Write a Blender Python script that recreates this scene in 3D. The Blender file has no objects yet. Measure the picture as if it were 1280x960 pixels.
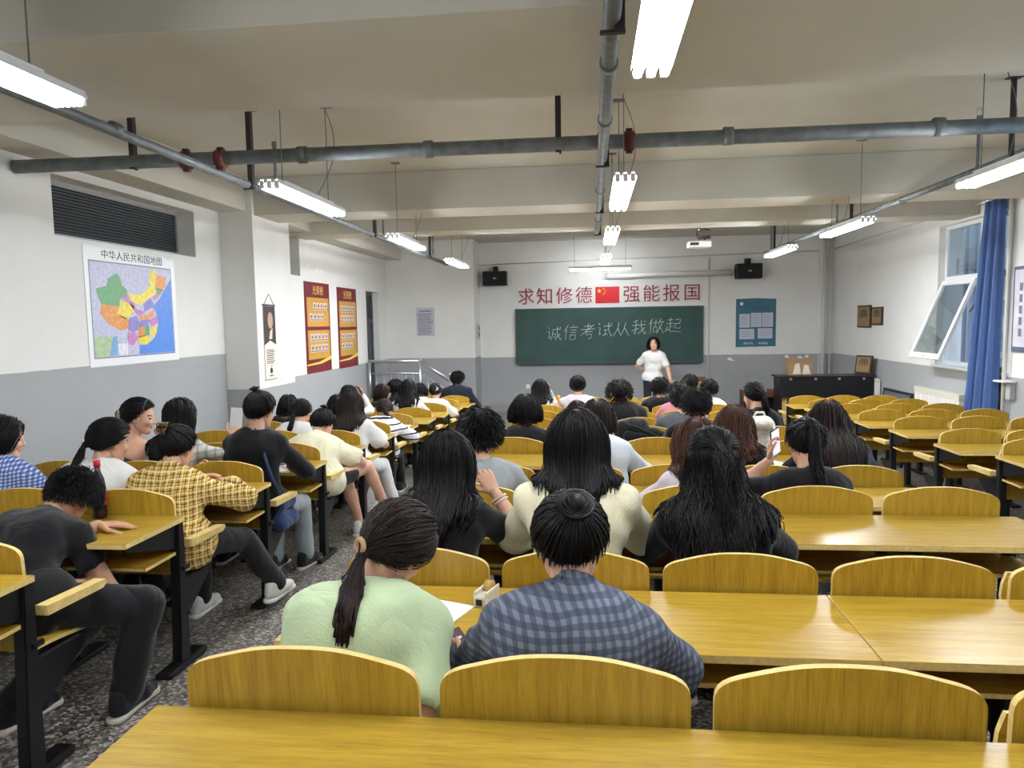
import bpy, bmesh, math, random
import numpy as np
from mathutils import Vector, Matrix

random.seed(7)
RNG = np.random.default_rng(11)
SC = bpy.context.scene
COL = SC.collection

# ------------------------------------------------------------------ camera
def cam_axes(pitch, roll, yaw):
    cy, sy = math.cos(yaw), math.sin(yaw)
    f = Vector((-sy*math.cos(pitch), cy*math.cos(pitch), -math.sin(pitch)))
    r0 = Vector((cy, sy, 0)); u0 = r0.cross(f)
    r = math.cos(roll)*r0 + math.sin(roll)*u0
    u = -math.sin(roll)*r0 + math.cos(roll)*u0
    return r, u, f
cd = bpy.data.cameras.new('camera'); cam = bpy.data.objects.new('camera', cd); COL.objects.link(cam)
_r, _u, _f = cam_axes(math.radians(4.97), math.radians(-0.98), math.radians(6.34))
cam.matrix_world = Matrix(((_r.x, _u.x, -_f.x, 0), (_r.y, _u.y, -_f.y, 0), (_r.z, _u.z, -_f.z, 1.53), (0, 0, 0, 1)))
cd.sensor_fit = 'HORIZONTAL'; cd.sensor_width = 36; cd.lens = 900/1280*36; cd.clip_start = 0.05; cd.clip_end = 200
SC.camera = cam
# ------------------------------------------------------------------ world (overcast evening outside the windows)
W = bpy.data.worlds.new('world'); SC.world = W; W.use_nodes = True
W.node_tree.nodes['Background'].inputs[0].default_value = (0.55, 0.66, 0.85, 1)
W.node_tree.nodes['Background'].inputs[1].default_value = 6.5
# ------------------------------------------------------------------ exposure
SC.view_settings.view_transform = 'Standard'; SC.view_settings.look = 'None'
SC.view_settings.exposure = 0.0; SC.view_settings.gamma = 1.0
SC.view_settings.use_curve_mapping = False
TUBE = 70.0         # emission of the fluorescent tubes

# ------------------------------------------------------------------ materials
def lin(c):
    c = c/255.0
    return c/12.92 if c <= 0.04045 else ((c+0.055)/1.055)**2.4
def rgb(r, g, b): return (lin(r), lin(g), lin(b), 1)
MATS = {}
def mat(name, col=(128, 128, 128), rough=0.6, metal=0.0, spec=0.4, noise=0.0, nscale=20, bump=0.0, bscale=60, emit=None, strength=1.0, coat=0.0, sheen=0.0, alpha=1.0, trans=0.0, stretch=None):
    if name in MATS: return MATS[name]
    m = bpy.data.materials.new(name); m.use_nodes = True; MATS[name] = m
    nt = m.node_tree; b = nt.nodes['Principled BSDF']
    c = rgb(*col); b.inputs['Base Color'].default_value = c
    b.inputs['Roughness'].default_value = rough; b.inputs['Metallic'].default_value = metal
    b.inputs['Specular IOR Level'].default_value = spec
    if coat: b.inputs['Coat Weight'].default_value = coat; b.inputs['Coat Roughness'].default_value = 0.15
    if sheen: b.inputs['Sheen Weight'].default_value = sheen
    if trans: b.inputs['Transmission Weight'].default_value = trans
    if alpha < 1: b.inputs['Alpha'].default_value = alpha
    if emit: b.inputs['Emission Color'].default_value = rgb(*emit); b.inputs['Emission Strength'].default_value = strength
    if noise or bump:
        tc = nt.nodes.new('ShaderNodeTexCoord'); mp = nt.nodes.new('ShaderNodeMapping')
        nt.links.new(tc.outputs['Object'], mp.inputs[0])
        if stretch: mp.inputs['Scale'].default_value = stretch
    if noise:
        n = nt.nodes.new('ShaderNodeTexNoise'); n.inputs['Scale'].default_value = nscale; n.inputs['Detail'].default_value = 5
        nt.links.new(mp.outputs[0], n.inputs[0])
        r = nt.nodes.new('ShaderNodeValToRGB'); r.color_ramp.elements[0].position = 0.3; r.color_ramp.elements[1].position = 0.7
        r.color_ramp.elements[0].color = tuple(max(0, v*(1-noise)) for v in c[:3])+(1,)
        r.color_ramp.elements[1].color = tuple(min(1, v*(1+noise)) for v in c[:3])+(1,)
        nt.links.new(n.outputs[0], r.inputs[0]); nt.links.new(r.outputs[0], b.inputs['Base Color'])
    if bump:
        n2 = nt.nodes.new('ShaderNodeTexNoise'); n2.inputs['Scale'].default_value = bscale; n2.inputs['Detail'].default_value = 4
        nt.links.new(mp.outputs[0], n2.inputs[0])
        bp = nt.nodes.new('ShaderNodeBump'); bp.inputs['Strength'].default_value = bump; bp.inputs['Distance'].default_value = 0.01
        nt.links.new(n2.outputs[0], bp.inputs['Height']); nt.links.new(bp.outputs[0], b.inputs['Normal'])
    return m

def wood(name, stretch, base=(182, 150, 52), dark=(158, 124, 36), rough=0.33, coat=0.25):
    if name in MATS: return MATS[name]
    m = bpy.data.materials.new(name); m.use_nodes = True; MATS[name] = m
    nt = m.node_tree; b = nt.nodes['Principled BSDF']; L = nt.links
    tc = nt.nodes.new('ShaderNodeTexCoord'); oi = nt.nodes.new('ShaderNodeObjectInfo')
    add = nt.nodes.new('ShaderNodeVectorMath'); add.operation = 'ADD'
    mul = nt.nodes.new('ShaderNodeVectorMath'); mul.operation = 'SCALE'; mul.inputs[0].default_value = (7.3, 5.1, 9.7)
    L.new(oi.outputs['Random'], mul.inputs['Scale']); L.new(tc.outputs['Object'], add.inputs[0]); L.new(mul.outputs[0], add.inputs[1])
    mp = nt.nodes.new('ShaderNodeMapping'); mp.inputs['Scale'].default_value = stretch; L.new(add.outputs[0], mp.inputs[0])
    n1 = nt.nodes.new('ShaderNodeTexNoise'); n1.inputs['Scale'].default_value = 9; n1.inputs['Detail'].default_value = 7; n1.inputs['Roughness'].default_value = 0.65
    L.new(mp.outputs[0], n1.inputs[0])
    r = nt.nodes.new('ShaderNodeValToRGB'); e = r.color_ramp.elements
    e[0].position = 0.34; e[0].color = rgb(*dark); e[1].position = 0.62; e[1].color = rgb(*base)
    L.new(n1.outputs[0], r.inputs[0])
    n2 = nt.nodes.new('ShaderNodeTexNoise'); n2.inputs['Scale'].default_value = 45; n2.inputs['Detail'].default_value = 3
    L.new(mp.outputs[0], n2.inputs[0])
    mx = nt.nodes.new('ShaderNodeMix'); mx.data_type = 'RGBA'; mx.blend_type = 'MULTIPLY'
    r2 = nt.nodes.new('ShaderNodeValToRGB'); r2.color_ramp.elements[0].position = 0.35; r2.color_ramp.elements[0].color = (0.78, 0.74, 0.66, 1); r2.color_ramp.elements[1].position = 0.5; r2.color_ramp.elements[1].color = (1, 1, 1, 1)
    L.new(n2.outputs[0], r2.inputs[0]); mx.inputs[0].default_value = 0.7
    L.new(r.outputs[0], mx.inputs[6]); L.new(r2.outputs[0], mx.inputs[7]); L.new(mx.outputs[2], b.inputs['Base Color'])
    b.inputs['Roughness'].default_value = rough; b.inputs['Coat Weight'].default_value = coat; b.inputs['Coat Roughness'].default_value = 0.25
    b.inputs['Specular IOR Level'].default_value = 0.35
    return m

WOOD_X = wood('desk_wood', (0.35, 6, 6))
WOOD_Z = wood('backrest_wood', (6, 6, 0.35))
WOOD_SH = wood('shelf_wood', (0.35, 6, 6), base=(190, 146, 48), dark=(160, 116, 34), rough=0.5, coat=0.05)
PLY = mat('plywood_edge', (222, 194, 124), 0.5, noise=0.12, nscale=60)
BLACK = mat('black_steel', (17, 17, 19), 0.45, spec=0.4)
DGREY = mat('dark_grey_plastic', (42, 43, 47), 0.5)
WHITE = mat('white_paint', (232, 232, 230), 0.5)
CHROME = mat('stainless_steel', (190, 192, 196), 0.3, metal=0.85)
GALV = mat('galvanised_pipe', (112, 118, 120), 0.55, metal=0.3, noise=0.25, nscale=14)
REDIRON = mat('red_coupling', (92, 42, 40), 0.55)
HANG = mat('hanger_iron', (48, 42, 46), 0.6)

# ------------------------------------------------------------------ object helpers
def add_obj(name, me, parent=None, loc=(0, 0, 0), rot=(0, 0, 0)):
    o = bpy.data.objects.new(name, me); COL.objects.link(o)
    o.location = loc; o.rotation_euler = rot
    if parent is not None: o.parent = parent
    return o
def tag(o, label, cat, group=None):
    o['label'] = label; o['category'] = cat
    if group: o['group'] = group
    return o
def thing(name, label, cat, loc=(0, 0, 0), rotz=0, group=None):
    o = bpy.data.objects.new(name, None); COL.objects.link(o); o.empty_display_size = 0.1
    o.location = loc; o.rotation_euler = (0, 0, rotz)
    return tag(o, label, cat, group)
def struct(o, label=None, cat=None):
    o['kind'] = 'structure'
    if label: o['label'] = label
    if cat: o['category'] = cat
    return o
def mesh_py(name, verts, faces, m=None, smooth=False):
    me = bpy.data.meshes.new(name); me.from_pydata([tuple(v) for v in verts], [], faces); me.update()
    if m: me.materials.append(m)
    if smooth: me.polygons.foreach_set('use_smooth', [True]*len(me.polygons))
    return me
def bm_mesh(name, bm, *mats, smooth=False):
    me = bpy.data.meshes.new(name); bm.normal_update(); bm.to_mesh(me); bm.free()
    for m in mats: me.materials.append(m)
    if smooth: me.polygons.foreach_set('use_smooth', [True]*len(me.polygons))
    return me
def bm_box(bm, lo, hi, mi=0):
    x0, y0, z0 = lo; x1, y1, z1 = hi
    v = [bm.verts.new(p) for p in ((x0,y0,z0),(x1,y0,z0),(x1,y1,z0),(x0,y1,z0),(x0,y0,z1),(x1,y0,z1),(x1,y1,z1),(x0,y1,z1))]
    for f in ((0,3,2,1),(4,5,6,7),(0,1,5,4),(1,2,6,5),(2,3,7,6),(3,0,4,7)):
        fc = bm.faces.new([v[i] for i in f]); fc.material_index = mi
    return v
BOXC = {}
def box_me(sx, sy, sz, m, bev=0.0, edge=None):
    """box centred on its origin; edge = material for the narrow sides (plywood edges)"""
    key = (round(sx, 4), round(sy, 4), round(sz, 4), m.name, bev, edge.name if edge else '')
    if key in BOXC: return BOXC[key]
    bm = bmesh.new(); bm_box(bm, (-sx/2, -sy/2, -sz/2), (sx/2, sy/2, sz/2))
    if edge:
        d = [sx, sy, sz]; t = d.index(min(d))
        for f in bm.faces:
            if abs(f.calc_center_median()[t]) < 1e-6: f.material_index = 1
    if bev: bmesh.ops.bevel(bm, geom=bm.edges[:], offset=bev, segments=2, affect='EDGES', profile=0.5)
    me = bm_mesh('box', bm, m, *( [edge] if edge else []))
    BOXC[key] = me
    return me
def box(name, lo, hi, m, parent=None, bev=0.0, edge=None):
    s = [hi[i]-lo[i] for i in range(3)]; c = [(hi[i]+lo[i])/2 for i in range(3)]
    return add_obj(name, box_me(*s, m, bev, edge), parent, c)
def tube_data(pts, r, n=8, cap=True):
    pts = np.array(pts, float); M = len(pts); rr = np.full(M, r) if np.isscalar(r) else np.array(r, float)
    T = np.gradient(pts, axis=0) if M > 2 else np.repeat((pts[1]-pts[0])[None], 2, 0)
    T /= np.linalg.norm(T, axis=1, keepdims=True)+1e-12
    ref = np.array([0, 0, 1.0]) if abs(T[0][2]) < 0.9 else np.array([1.0, 0, 0])
    V = []; F = []
    prev = None
    for i in range(M):
        u = np.cross(T[i], ref) if prev is None else prev-T[i]*(prev@T[i])
        if np.linalg.norm(u) < 1e-6: u = np.cross(T[i], [0.3, 0.5, 0.8])
        u /= np.linalg.norm(u); prev = u; w = np.cross(T[i], u)
        for k in range(n):
            a = 2*math.pi*k/n; V.append(pts[i]+rr[i]*(math.cos(a)*u+math.sin(a)*w))
    for i in range(M-1):
        for k in range(n): F.append((i*n+k, i*n+(k+1) % n, (i+1)*n+(k+1) % n, (i+1)*n+k))
    if cap: F.append(tuple(range(n-1, -1, -1))); F.append(tuple((M-1)*n+k for k in range(n)))
    return V, F
def tube(name, pts, r, m, parent=None, n=8, smooth=True):
    V, F = tube_data(pts, r, n)
    return add_obj(name, mesh_py(name, V, F, m, smooth), parent)
def multi_tube(name, lines, r, m, parent=None, n=5):
    V = []; F = []
    for pts in lines:
        v, f = tube_data(pts, r, n); o = len(V); V += v; F += [tuple(i+o for i in q) for q in f]
    return add_obj(name, mesh_py(name, V, F, m, True), parent)
def lathe(name, prof, m, parent=None, loc=(0, 0, 0), n=20, axis='Z'):
    V = []; F = []
    for r, z in prof:
        for k in range(n):
            a = 2*math.pi*k/n; p = (r*math.cos(a), r*math.sin(a), z)
            V.append(p if axis == 'Z' else ((p[2], p[0], p[1]) if axis == 'X' else (p[0], p[2], p[1])))
    for i in range(len(prof)-1):
        for k in range(n): F.append((i*n+k, i*n+(k+1) % n, (i+1)*n+(k+1) % n, (i+1)*n+k))
    F.append(tuple(range(n-1, -1, -1))); F.append(tuple((len(prof)-1)*n+k for k in range(n)))
    return add_obj(name, mesh_py(name, V, F, m, True), parent, loc)
def prism_me(poly, t, m, edge=None):
    """poly in the XZ plane extruded along Y by t, centred"""
    n = len(poly); V = [(x, -t/2, z) for x, z in poly]+[(x, t/2, z) for x, z in poly]
    F = [tuple(range(n)), tuple(range(2*n-1, n-1, -1))]+[(i, i+n, (i+1) % n+n, (i+1) % n) for i in range(n)]
    me = mesh_py('prism', V, F, m)
    if edge:
        me.materials.append(edge)
        for p in me.polygons[2:]: p.material_index = 1
    me.validate(); return me

_TXT = {}
def text_me(s, size, depth=0.0, shear=0.0, bevel=0.0, offset=0.0):
    cu = bpy.data.curves.new('txt', 'FONT'); cu.body = s; cu.size = size; cu.align_x = 'CENTER'; cu.align_y = 'CENTER'
    cu.extrude = depth; cu.shear = shear; cu.bevel_depth = bevel; cu.offset = offset; cu.resolution_u = 2
    o = bpy.data.objects.new('txt', cu); COL.objects.link(o)
    dg = bpy.context.evaluated_depsgraph_get(); me = bpy.data.meshes.new_from_object(o.evaluated_get(dg))
    bpy.data.objects.remove(o); bpy.data.curves.remove(cu)
    return me
def text(name, s, size, m, parent, loc, rot, depth=0.001, offset=0.0, width=None):
    me = text_me(s, size, depth, offset=offset); me.materials.clear(); me.materials.append(m)
    o = add_obj(name, me, parent, loc, rot)
    if width and len(me.vertices):
        xs = [v.co.x for v in me.vertices]; w = max(xs)-min(xs)
        if w > 0: o.scale = (width/w, 1, 1)
    return o
def floor_z(y): return -0.05*min(y, 12.75)
# ================================================================== THE ROOM
XL, XR, YF, YA, YB, ZC = -4.2, 4.9, 15.35, 14.6, -2.6, 3.2
ZS = -0.42                                        # stage top
def wall_mat(name, dado, upper=(228, 228, 225), lower=(164, 166, 168)):
    m = bpy.data.materials.new(name); m.use_nodes = True; nt = m.node_tree; L = nt.links; b = nt.nodes['Principled BSDF']
    g = nt.nodes.new('ShaderNodeNewGeometry'); s = nt.nodes.new('ShaderNodeSeparateXYZ'); L.new(g.outputs['Position'], s.inputs[0])
    n0 = nt.nodes.new('ShaderNodeTexNoise'); n0.inputs['Scale'].default_value = 6; L.new(g.outputs['Position'], n0.inputs[0])
    ma = nt.nodes.new('ShaderNodeMath'); ma.operation = 'MULTIPLY_ADD'; ma.inputs[1].default_value = 0.012; L.new(n0.outputs[0], ma.inputs[0]); L.new(s.outputs[2], ma.inputs[2])
    c = nt.nodes.new('ShaderNodeMath'); c.operation = 'GREATER_THAN'; c.inputs[1].default_value = dado+0.006; L.new(ma.outputs[0], c.inputs[0])
    def tone(col, a):
        n = nt.nodes.new('ShaderNodeTexNoise'); n.inputs['Scale'].default_value = 1.3; n.inputs['Detail'].default_value = 8; n.inputs['Roughness'].default_value = 0.6
        L.new(g.outputs['Position'], n.inputs[0]); r = nt.nodes.new('ShaderNodeValToRGB')
        q = rgb(*col); r.color_ramp.elements[0].position = 0.3; r.color_ramp.elements[1].position = 0.65
        r.color_ramp.elements[0].color = tuple(v*(1-a) for v in q[:3])+(1,); r.color_ramp.elements[1].color = q
        L.new(n.outputs[0], r.inputs[0]); return r
    u = tone(upper, 0.07); l = tone(lower, 0.08)
    mx = nt.nodes.new('ShaderNodeMix'); mx.data_type = 'RGBA'; L.new(c.outputs[0], mx.inputs[0]); L.new(l.outputs[0], mx.inputs[6]); L.new(u.outputs[0], mx.inputs[7])
    L.new(mx.outputs[2], b.inputs['Base Color']); b.inputs['Roughness'].default_value = 0.65; b.inputs['Specular IOR Level'].default_value = 0.25
    nb = nt.nodes.new('ShaderNodeTexNoise'); nb.inputs['Scale'].default_value = 90; L.new(g.outputs['Position'], nb.inputs[0])
    bp = nt.nodes.new('ShaderNodeBump'); bp.inputs['Strength'].default_value = 0.08; bp.inputs['Distance'].default_value = 0.004; L.new(nb.outputs[0], bp.inputs['Height']); L.new(bp.outputs[0], b.inputs['Normal'])
    return m
W1 = wall_mat('wall_paint_high_dado', 1.215); W2 = wall_mat('wall_paint_low_dado', 0.80); W3 = wall_mat('wall_paint_front', 0.765)
CEIL = mat('ceiling_paint', (198, 195, 184), 0.8, noise=0.04, nscale=2, bump=0.05, bscale=80)

def wall_slab(name, axis, pos, a0, a1, z0, z1, holes, thick, m):
    """wall in the plane axis = pos; the room face is at pos, the body goes thick outwards (signed)"""
    As = sorted({a0, a1, *[h[0] for h in holes], *[h[1] for h in holes]}); Zs = sorted({z0, z1, *[h[2] for h in holes], *[h[3] for h in holes]})
    bm = bmesh.new()
    for i in range(len(As)-1):
        for j in range(len(Zs)-1):
            ca, cz = (As[i]+As[i+1])/2, (Zs[j]+Zs[j+1])/2
            if any(h[0] < ca < h[1] and h[2] < cz < h[3] for h in holes): continue
            p0, p1 = sorted((pos, pos+thick))
            if axis == 'X': bm_box(bm, (p0, As[i], Zs[j]), (p1, As[i+1], Zs[j+1]))
            else: bm_box(bm, (As[i], p0, Zs[j]), (As[i+1], p1, Zs[j+1]))
    bmesh.ops.remove_doubles(bm, verts=bm.verts, dist=1e-5)
    return struct(add_obj(name, bm_mesh(name, bm, m)))

# floor: a gentle ramp down to the stage
def terrazzo():
    m = bpy.data.materials.new('terrazzo'); m.use_nodes = True; nt = m.node_tree; L = nt.links; b = nt.nodes['Principled BSDF']
    tc = nt.nodes.new('ShaderNodeTexCoord')
    v = nt.nodes.new('ShaderNodeTexVoronoi'); v.inputs['Scale'].default_value = 75; L.new(tc.outputs['Object'], v.inputs[0])
    r = nt.nodes.new('ShaderNodeValToRGB'); e = r.color_ramp.elements
    e[0].position = 0.0; e[0].color = rgb(60, 57, 54); e[1].position = 1.0; e[1].color = rgb(204, 198, 188)
    x = e.new(0.45); x.color = rgb(104, 99, 94); x = e.new(0.7); x.color = rgb(132, 126, 119)
    s = nt.nodes.new('ShaderNodeSeparateColor'); L.new(v.outputs['Color'], s.inputs[0]); L.new(s.outputs[0], r.inputs[0])
    n = nt.nodes.new('ShaderNodeTexNoise'); n.inputs['Scale'].default_value = 2.0; n.inputs['Detail'].default_value = 6; L.new(tc.outputs['Object'], n.inputs[0])
    mx = nt.nodes.new('ShaderNodeMix'); mx.data_type = 'RGBA'; mx.blend_type = 'MULTIPLY'; mx.inputs[0].default_value = 0.6
    r2 = nt.nodes.new('ShaderNodeValToRGB'); r2.color_ramp.elements[0].color = (0.55, 0.53, 0.5, 1); r2.color_ramp.elements[0].position = 0.3; r2.color_ramp.elements[1].position = 0.7
    L.new(n.outputs[0], r2.inputs[0]); L.new(r.outputs[0], mx.inputs[6]); L.new(r2.outputs[0], mx.inputs[7]); L.new(mx.outputs[2], b.inputs['Base Color'])
    b.inputs['Roughness'].default_value = 0.42; b.inputs['Specular IOR Level'].default_value = 0.35
    return m
TERR = terrazzo()
def floor_slab(name, ya, yb, za, zb, m):
    V = [(XL, ya, za), (XR, ya, za), (XR, yb, zb), (XL, yb, zb)]; V += [(x, y, z-0.15) for x, y, z in V]
    F = [(0,1,2,3),(7,6,5,4),(0,4,5,1),(1,5,6,2),(2,6,7,3),(3,7,4,0)]
    return struct(add_obj(name, mesh_py(name, V, F, m)))
floor_slab('floor', YB, 12.75, -0.05*YB, -0.6375, TERR)
CONC = mat('stage_cement', (128, 126, 122), 0.7, noise=0.1, nscale=5)
o = box('floor_stage', (XL, 12.75, -0.79), (XR, YF, ZS), CONC); struct(o)
struct(box('ceiling', (XL-0.3, YB, ZC), (XR+0.3, YF+0.3, ZC+0.15), CEIL))
def beam(name, lo, hi): return struct(box(name, lo, hi, CEIL, bev=0.006))
for nm, y0, y1, zb in (('beam_1', 3.0, 4.15, 2.78), ('beam_2', 7.95, 8.6, 2.78), ('beam_3', 9.85, 10.4, 2.78), ('beam_0', -1.0, -0.2, 2.78)):
    beam('trim_'+nm, (XL+0.002, y0, zb), (XR-0.002, y1, ZC))
beam('trim_beam_4', (XL+0.003, YB+0.01, 2.82), (XL+0.33, 7.9, ZC)); beam('trim_beam_5', (XL+0.003, 7.9, 2.82), (XL+0.33, YA, ZC))

# left wall with two high windows and the door
W1H = (5.33, 7.38, 2.27, 2.75); W2H = (9.36, 10.17, 2.24, 2.79); DH = (13.22, 14.02, -0.02, 2.15)
wall_slab('wall_left', 'X', XL, YB, 7.92, -0.75, ZC, [W1H], -0.34, W1)
wall_slab('wall_left_front', 'X', XL, 7.92, YA, -0.85, ZC, [W2H, DH], -0.34, W2)
struct(box('wall_column', (XL, 7.9, -0.7), (-3.8, 8.9, ZC), W2, bev=0.006))
# front: nearer alcove wall by the door, then the board wall
wall_slab('wall_front_alcove', 'Y', YA, XL-0.34, -2.37, -0.8, ZC, [], YF+0.3-YA, W2)
wall_slab('wall_front', 'Y', YF, -2.37, XR+0.34, -0.8, ZC, [], 0.3, W3)
# right wall with windows
WR = (9.12, 10.92, 0.82, 2.75); WRB = (3.6, 6.2, 0.9, 2.75)
wall_slab('wall_right', 'X', XR, YB, YF, -0.8, ZC, [WR, WRB], 0.34, wall_mat('wall_paint_right', 0.78))
wall_slab('wall_back', 'Y', YB, XL-0.34, XR+0.34, -0.2, ZC, [], -0.3, W1)
SKIRT = mat('skirting_cement', (150, 150, 150), 0.7)
struct(box('baseboard_front', (-2.37, YF-0.03, ZS), (XR, YF, ZS+0.17), SKIRT, bev=0.004))
struct(box('trim_pilaster', (4.6, YF-0.06, ZS), (4.75, YF, ZC), wall_mat('pilaster_paint', 0.78, lower=(190, 190, 190)), bev=0.01))

# ---- corridor behind the left wall, seen only through the panes and the door gap
COR = mat('corridor_paint', (176, 178, 180), 0.8)
struct(box('wall_corridor', (XL-2.3, 4.0, -0.6), (XL-2.2, 15.3, 3.2), COR))
struct(box('floor_corridor', (XL-2.3, 4.0, -0.2), (XL-0.345, 15.3, -0.1), COR))

# ---- high windows with dark louvred shutters behind the panes
FRAME_G = mat('window_frame_grey', (168, 170, 172), 0.5)
GLASSD = mat('dark_window_glass', (26, 34, 40), 0.12, spec=0.6)
LOUV = mat('shutter_slat', (58, 64, 70), 0.6)
def high_window(n, h, label):
    y0, y1, z0, z1 = h
    r = struct(thing('window_%d' % n, label, 'window', (XL-0.2, (y0+y1)/2, z0)))
    def B(nm, a, b, m, bev=0.0, parent=r):
        lo = (a[0]-r.location.x, a[1]-r.location.y, a[2]-r.location.z); hi = (b[0]-r.location.x, b[1]-r.location.y, b[2]-r.location.z)
        return box(nm, lo, hi, m, parent, bev)
    x0, x1 = XL-0.22, XL-0.17; t = 0.045
    B('window_frame', (x0, y0, z0), (x1, y1, z0+t), FRAME_G); B('window_frame', (x0, y0, z1-t), (x1, y1, z1), FRAME_G)
    B('window_frame', (x0, y0, z0+t), (x1, y0+t, z1-t), FRAME_G); B('window_frame', (x0, y1-t, z0+t), (x1, y1, z1-t), FRAME_G)
    B('pane', (x0+0.02, y0+t, z0+t), (x0+0.026, y1-t, z1-t), GLASSD)
    k = 0; z = z0+t+0.012
    while z < z1-t-0.015:
        s = B('slat', (x0+0.0265, y0+t, z), (x0+0.034, y1-t, z+0.016), LOUV); s.rotation_euler = (0, 0.3, 0); z += 0.027
    return r
high_window(1, W1H, 'long dark louvred high window above the wall map')
high_window(2, W2H, 'small dark louvred high window above the portrait scroll')

# ---- door leaf pair, ajar, with a barred transom
DOORM = mat('door_steel', (74, 80, 84), 0.5, noise=0.1, nscale=4)
PAPER = mat('white_paper', (236, 237, 240), 0.7)
d = struct(thing('door_1', 'grey steel double door standing ajar beside the stair railing', 'door', (XL-0.17, 13.62, 0.0)))
def DB(nm, lo, hi, m, p=d, bev=0.0): return box(nm, lo, hi, m, p, bev)
DB('door_frame', (-0.05, -0.395, -0.02), (0.05, -0.34, 2.15), DOORM); DB('door_frame', (-0.05, 0.34, -0.02), (0.05, 0.395, 2.15), DOORM)
DB('door_frame', (-0.05, -0.34, 2.08), (0.05, 0.34, 2.15), DOORM); DB('door_frame', (-0.05, -0.34, 1.56), (0.05, 0.34, 1.62), DOORM)
tp = DB('transom_panel', (-0.02, -0.34, 1.62), (0.0, 0.34, 2.08), DOORM)
for i, (a, b) in enumerate(((0.13, 0.2), (-0.06, 0.09), (-0.2, -0.1))): box('notice', (0.011, -0.2, a), (0.014, 0.1, b), PAPER, tp)
lf = DB('door_leaf', (-0.02, -0.34, -0.02), (0.02, -0.03, 1.56), DOORM, bev=0.004); box('panel', (0.02, -0.11, 0.1), (0.026, 0.11, 0.6), DOORM, lf); box('panel', (0.02, -0.11, -0.62), (0.026, 0.11, -0.1), DOORM, lf)
for z in (0.32, -0.08): box('knob', (0.02, 0.09, z-0.05), (0.07, 0.2, z+0.05), BLACK, lf, 0.01)
lf = DB('door_leaf', (-0.02, 0.06, -0.02), (0.02, 0.34, 1.56), DOORM, bev=0.004); box('panel', (0.02, -0.09, 0.1), (0.026, 0.09, 0.6), DOORM, lf)
cl = bpy.data.lights.new('corridor_lamp', 'POINT'); cl.energy = 60; cl.shadow_soft_size = 0.2
clo = bpy.data.objects.new('corridor_lamp', cl); COL.objects.link(clo); clo.location = (XL-1.2, 13.9, 2.4)
tag(clo, 'ceiling lamp in the corridor behind the steel door', 'lamp')

# ---- landing, steps and railing in front of the door
STEP = mat('landing_cement', (120, 120, 122), 0.7, noise=0.1, nscale=5)
lm = bmesh.new()
bm_box(lm, (XL+0.002, 13.05, ZS+0.001), (-3.15, YA-0.002, -0.06)); bm_box(lm, (-3.15, 13.05, ZS+0.001), (-2.85, YA-0.002, -0.18)); bm_box(lm, (-2.85, 13.05, ZS+0.001), (-2.55, YA-0.002, -0.30))
struct(add_obj('floor_landing', bm_mesh('landing', lm, STEP)))
rl = thing('stair_railing', 'stainless steel stair railing by the grey door', 'railing', (-3.2, 13.08, -0.06))
def RT(nm, pts, r, p=rl): return tube(nm, [(x+3.2, y-13.08, z+0.06) for x, y, z in pts], r, CHROME, p, 10)
yr = 13.08
RT('top_rail', [(-4.14, yr, 0.83), (-3.18, yr, 0.83)], 0.03); RT('sloped_rail', [(-3.16, yr, 0.83), (-2.62, yr, 0.46)], 0.03)
RT('mid_rail', [(-4.14, yr, 0.60), (-3.2, yr, 0.60)], 0.018); RT('sloped_mid_rail', [(-3.16, yr, 0.60), (-2.62, yr, 0.24)], 0.018)
RT('post', [(-4.13, yr, -0.06), (-4.13, yr, 0.83)], 0.026); RT('post', [(-3.17, yr, -0.06), (-3.17, yr, 0.84)], 0.028); RT('post', [(-2.6, yr, ZS), (-2.6, yr, 0.52)], 0.03)
lathe('finial', [(0.008, -0.045), (0.036, -0.02), (0.045, 0.0), (0.036, 0.025), (0.01, 0.042)], CHROME, rl, (0.6, 0, 0.62))
lathe('finial', [(0.008, -0.03), (0.034, -0.01), (0.034, 0.012), (0.01, 0.03)], CHROME, rl, (0.03, 0, 0.91))
for x in (-4.0, -3.86, -3.72, -3.58, -3.44, -3.3): RT('baluster', [(x, yr, -0.06), (x, yr, 0.6)], 0.009)
for x in (-3.02, -2.88, -2.74): RT('baluster', [(x, yr, ZS+0.12), (x, yr, 0.6-(x+3.16)*0.667)], 0.009)

# ---- right windows: aluminium frames, the lower sash tilted into the room
ALU = mat('white_aluminium_frame', (226, 228, 230), 0.45)
def clear_glass():
    m = bpy.data.materials.new('window_glass'); m.use_nodes = True; nt = m.node_tree; nt.nodes.clear()
    o = nt.nodes.new('ShaderNodeOutputMaterial'); t = nt.nodes.new('ShaderNodeBsdfTransparent'); g = nt.nodes.new('ShaderNodeBsdfGlossy'); mx = nt.nodes.new('ShaderNodeMixShader'); f = nt.nodes.new('ShaderNodeLayerWeight')
    f.inputs[0].default_value = 0.18; t.inputs[0].default_value = (0.80, 0.86, 0.86, 1); g.inputs['Roughness'].default_value = 0.02
    nt.links.new(f.outputs[1], mx.inputs[0]); nt.links.new(t.outputs[0], mx.inputs[1]); nt.links.new(g.outputs[0], mx.inputs[2]); nt.links.new(mx.outputs[0], o.inputs[0]); return m
GLASS = clear_glass()
def frame_rect(parent, x0, x1, y0, y1, z0, z1, t, m, nm='window_frame'):
    box(nm, (x0, y0, z0), (x1, y1, z0+t), m, parent, 0.003); box(nm, (x0, y0, z1-t), (x1, y1, z1), m, parent, 0.003)
    box(nm, (x0, y0, z0+t), (x1, y0+t, z1-t), m, parent, 0.003); box(nm, (x0, y1-t, z0+t), (x1, y1, z1-t), m, parent, 0.003)
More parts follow.
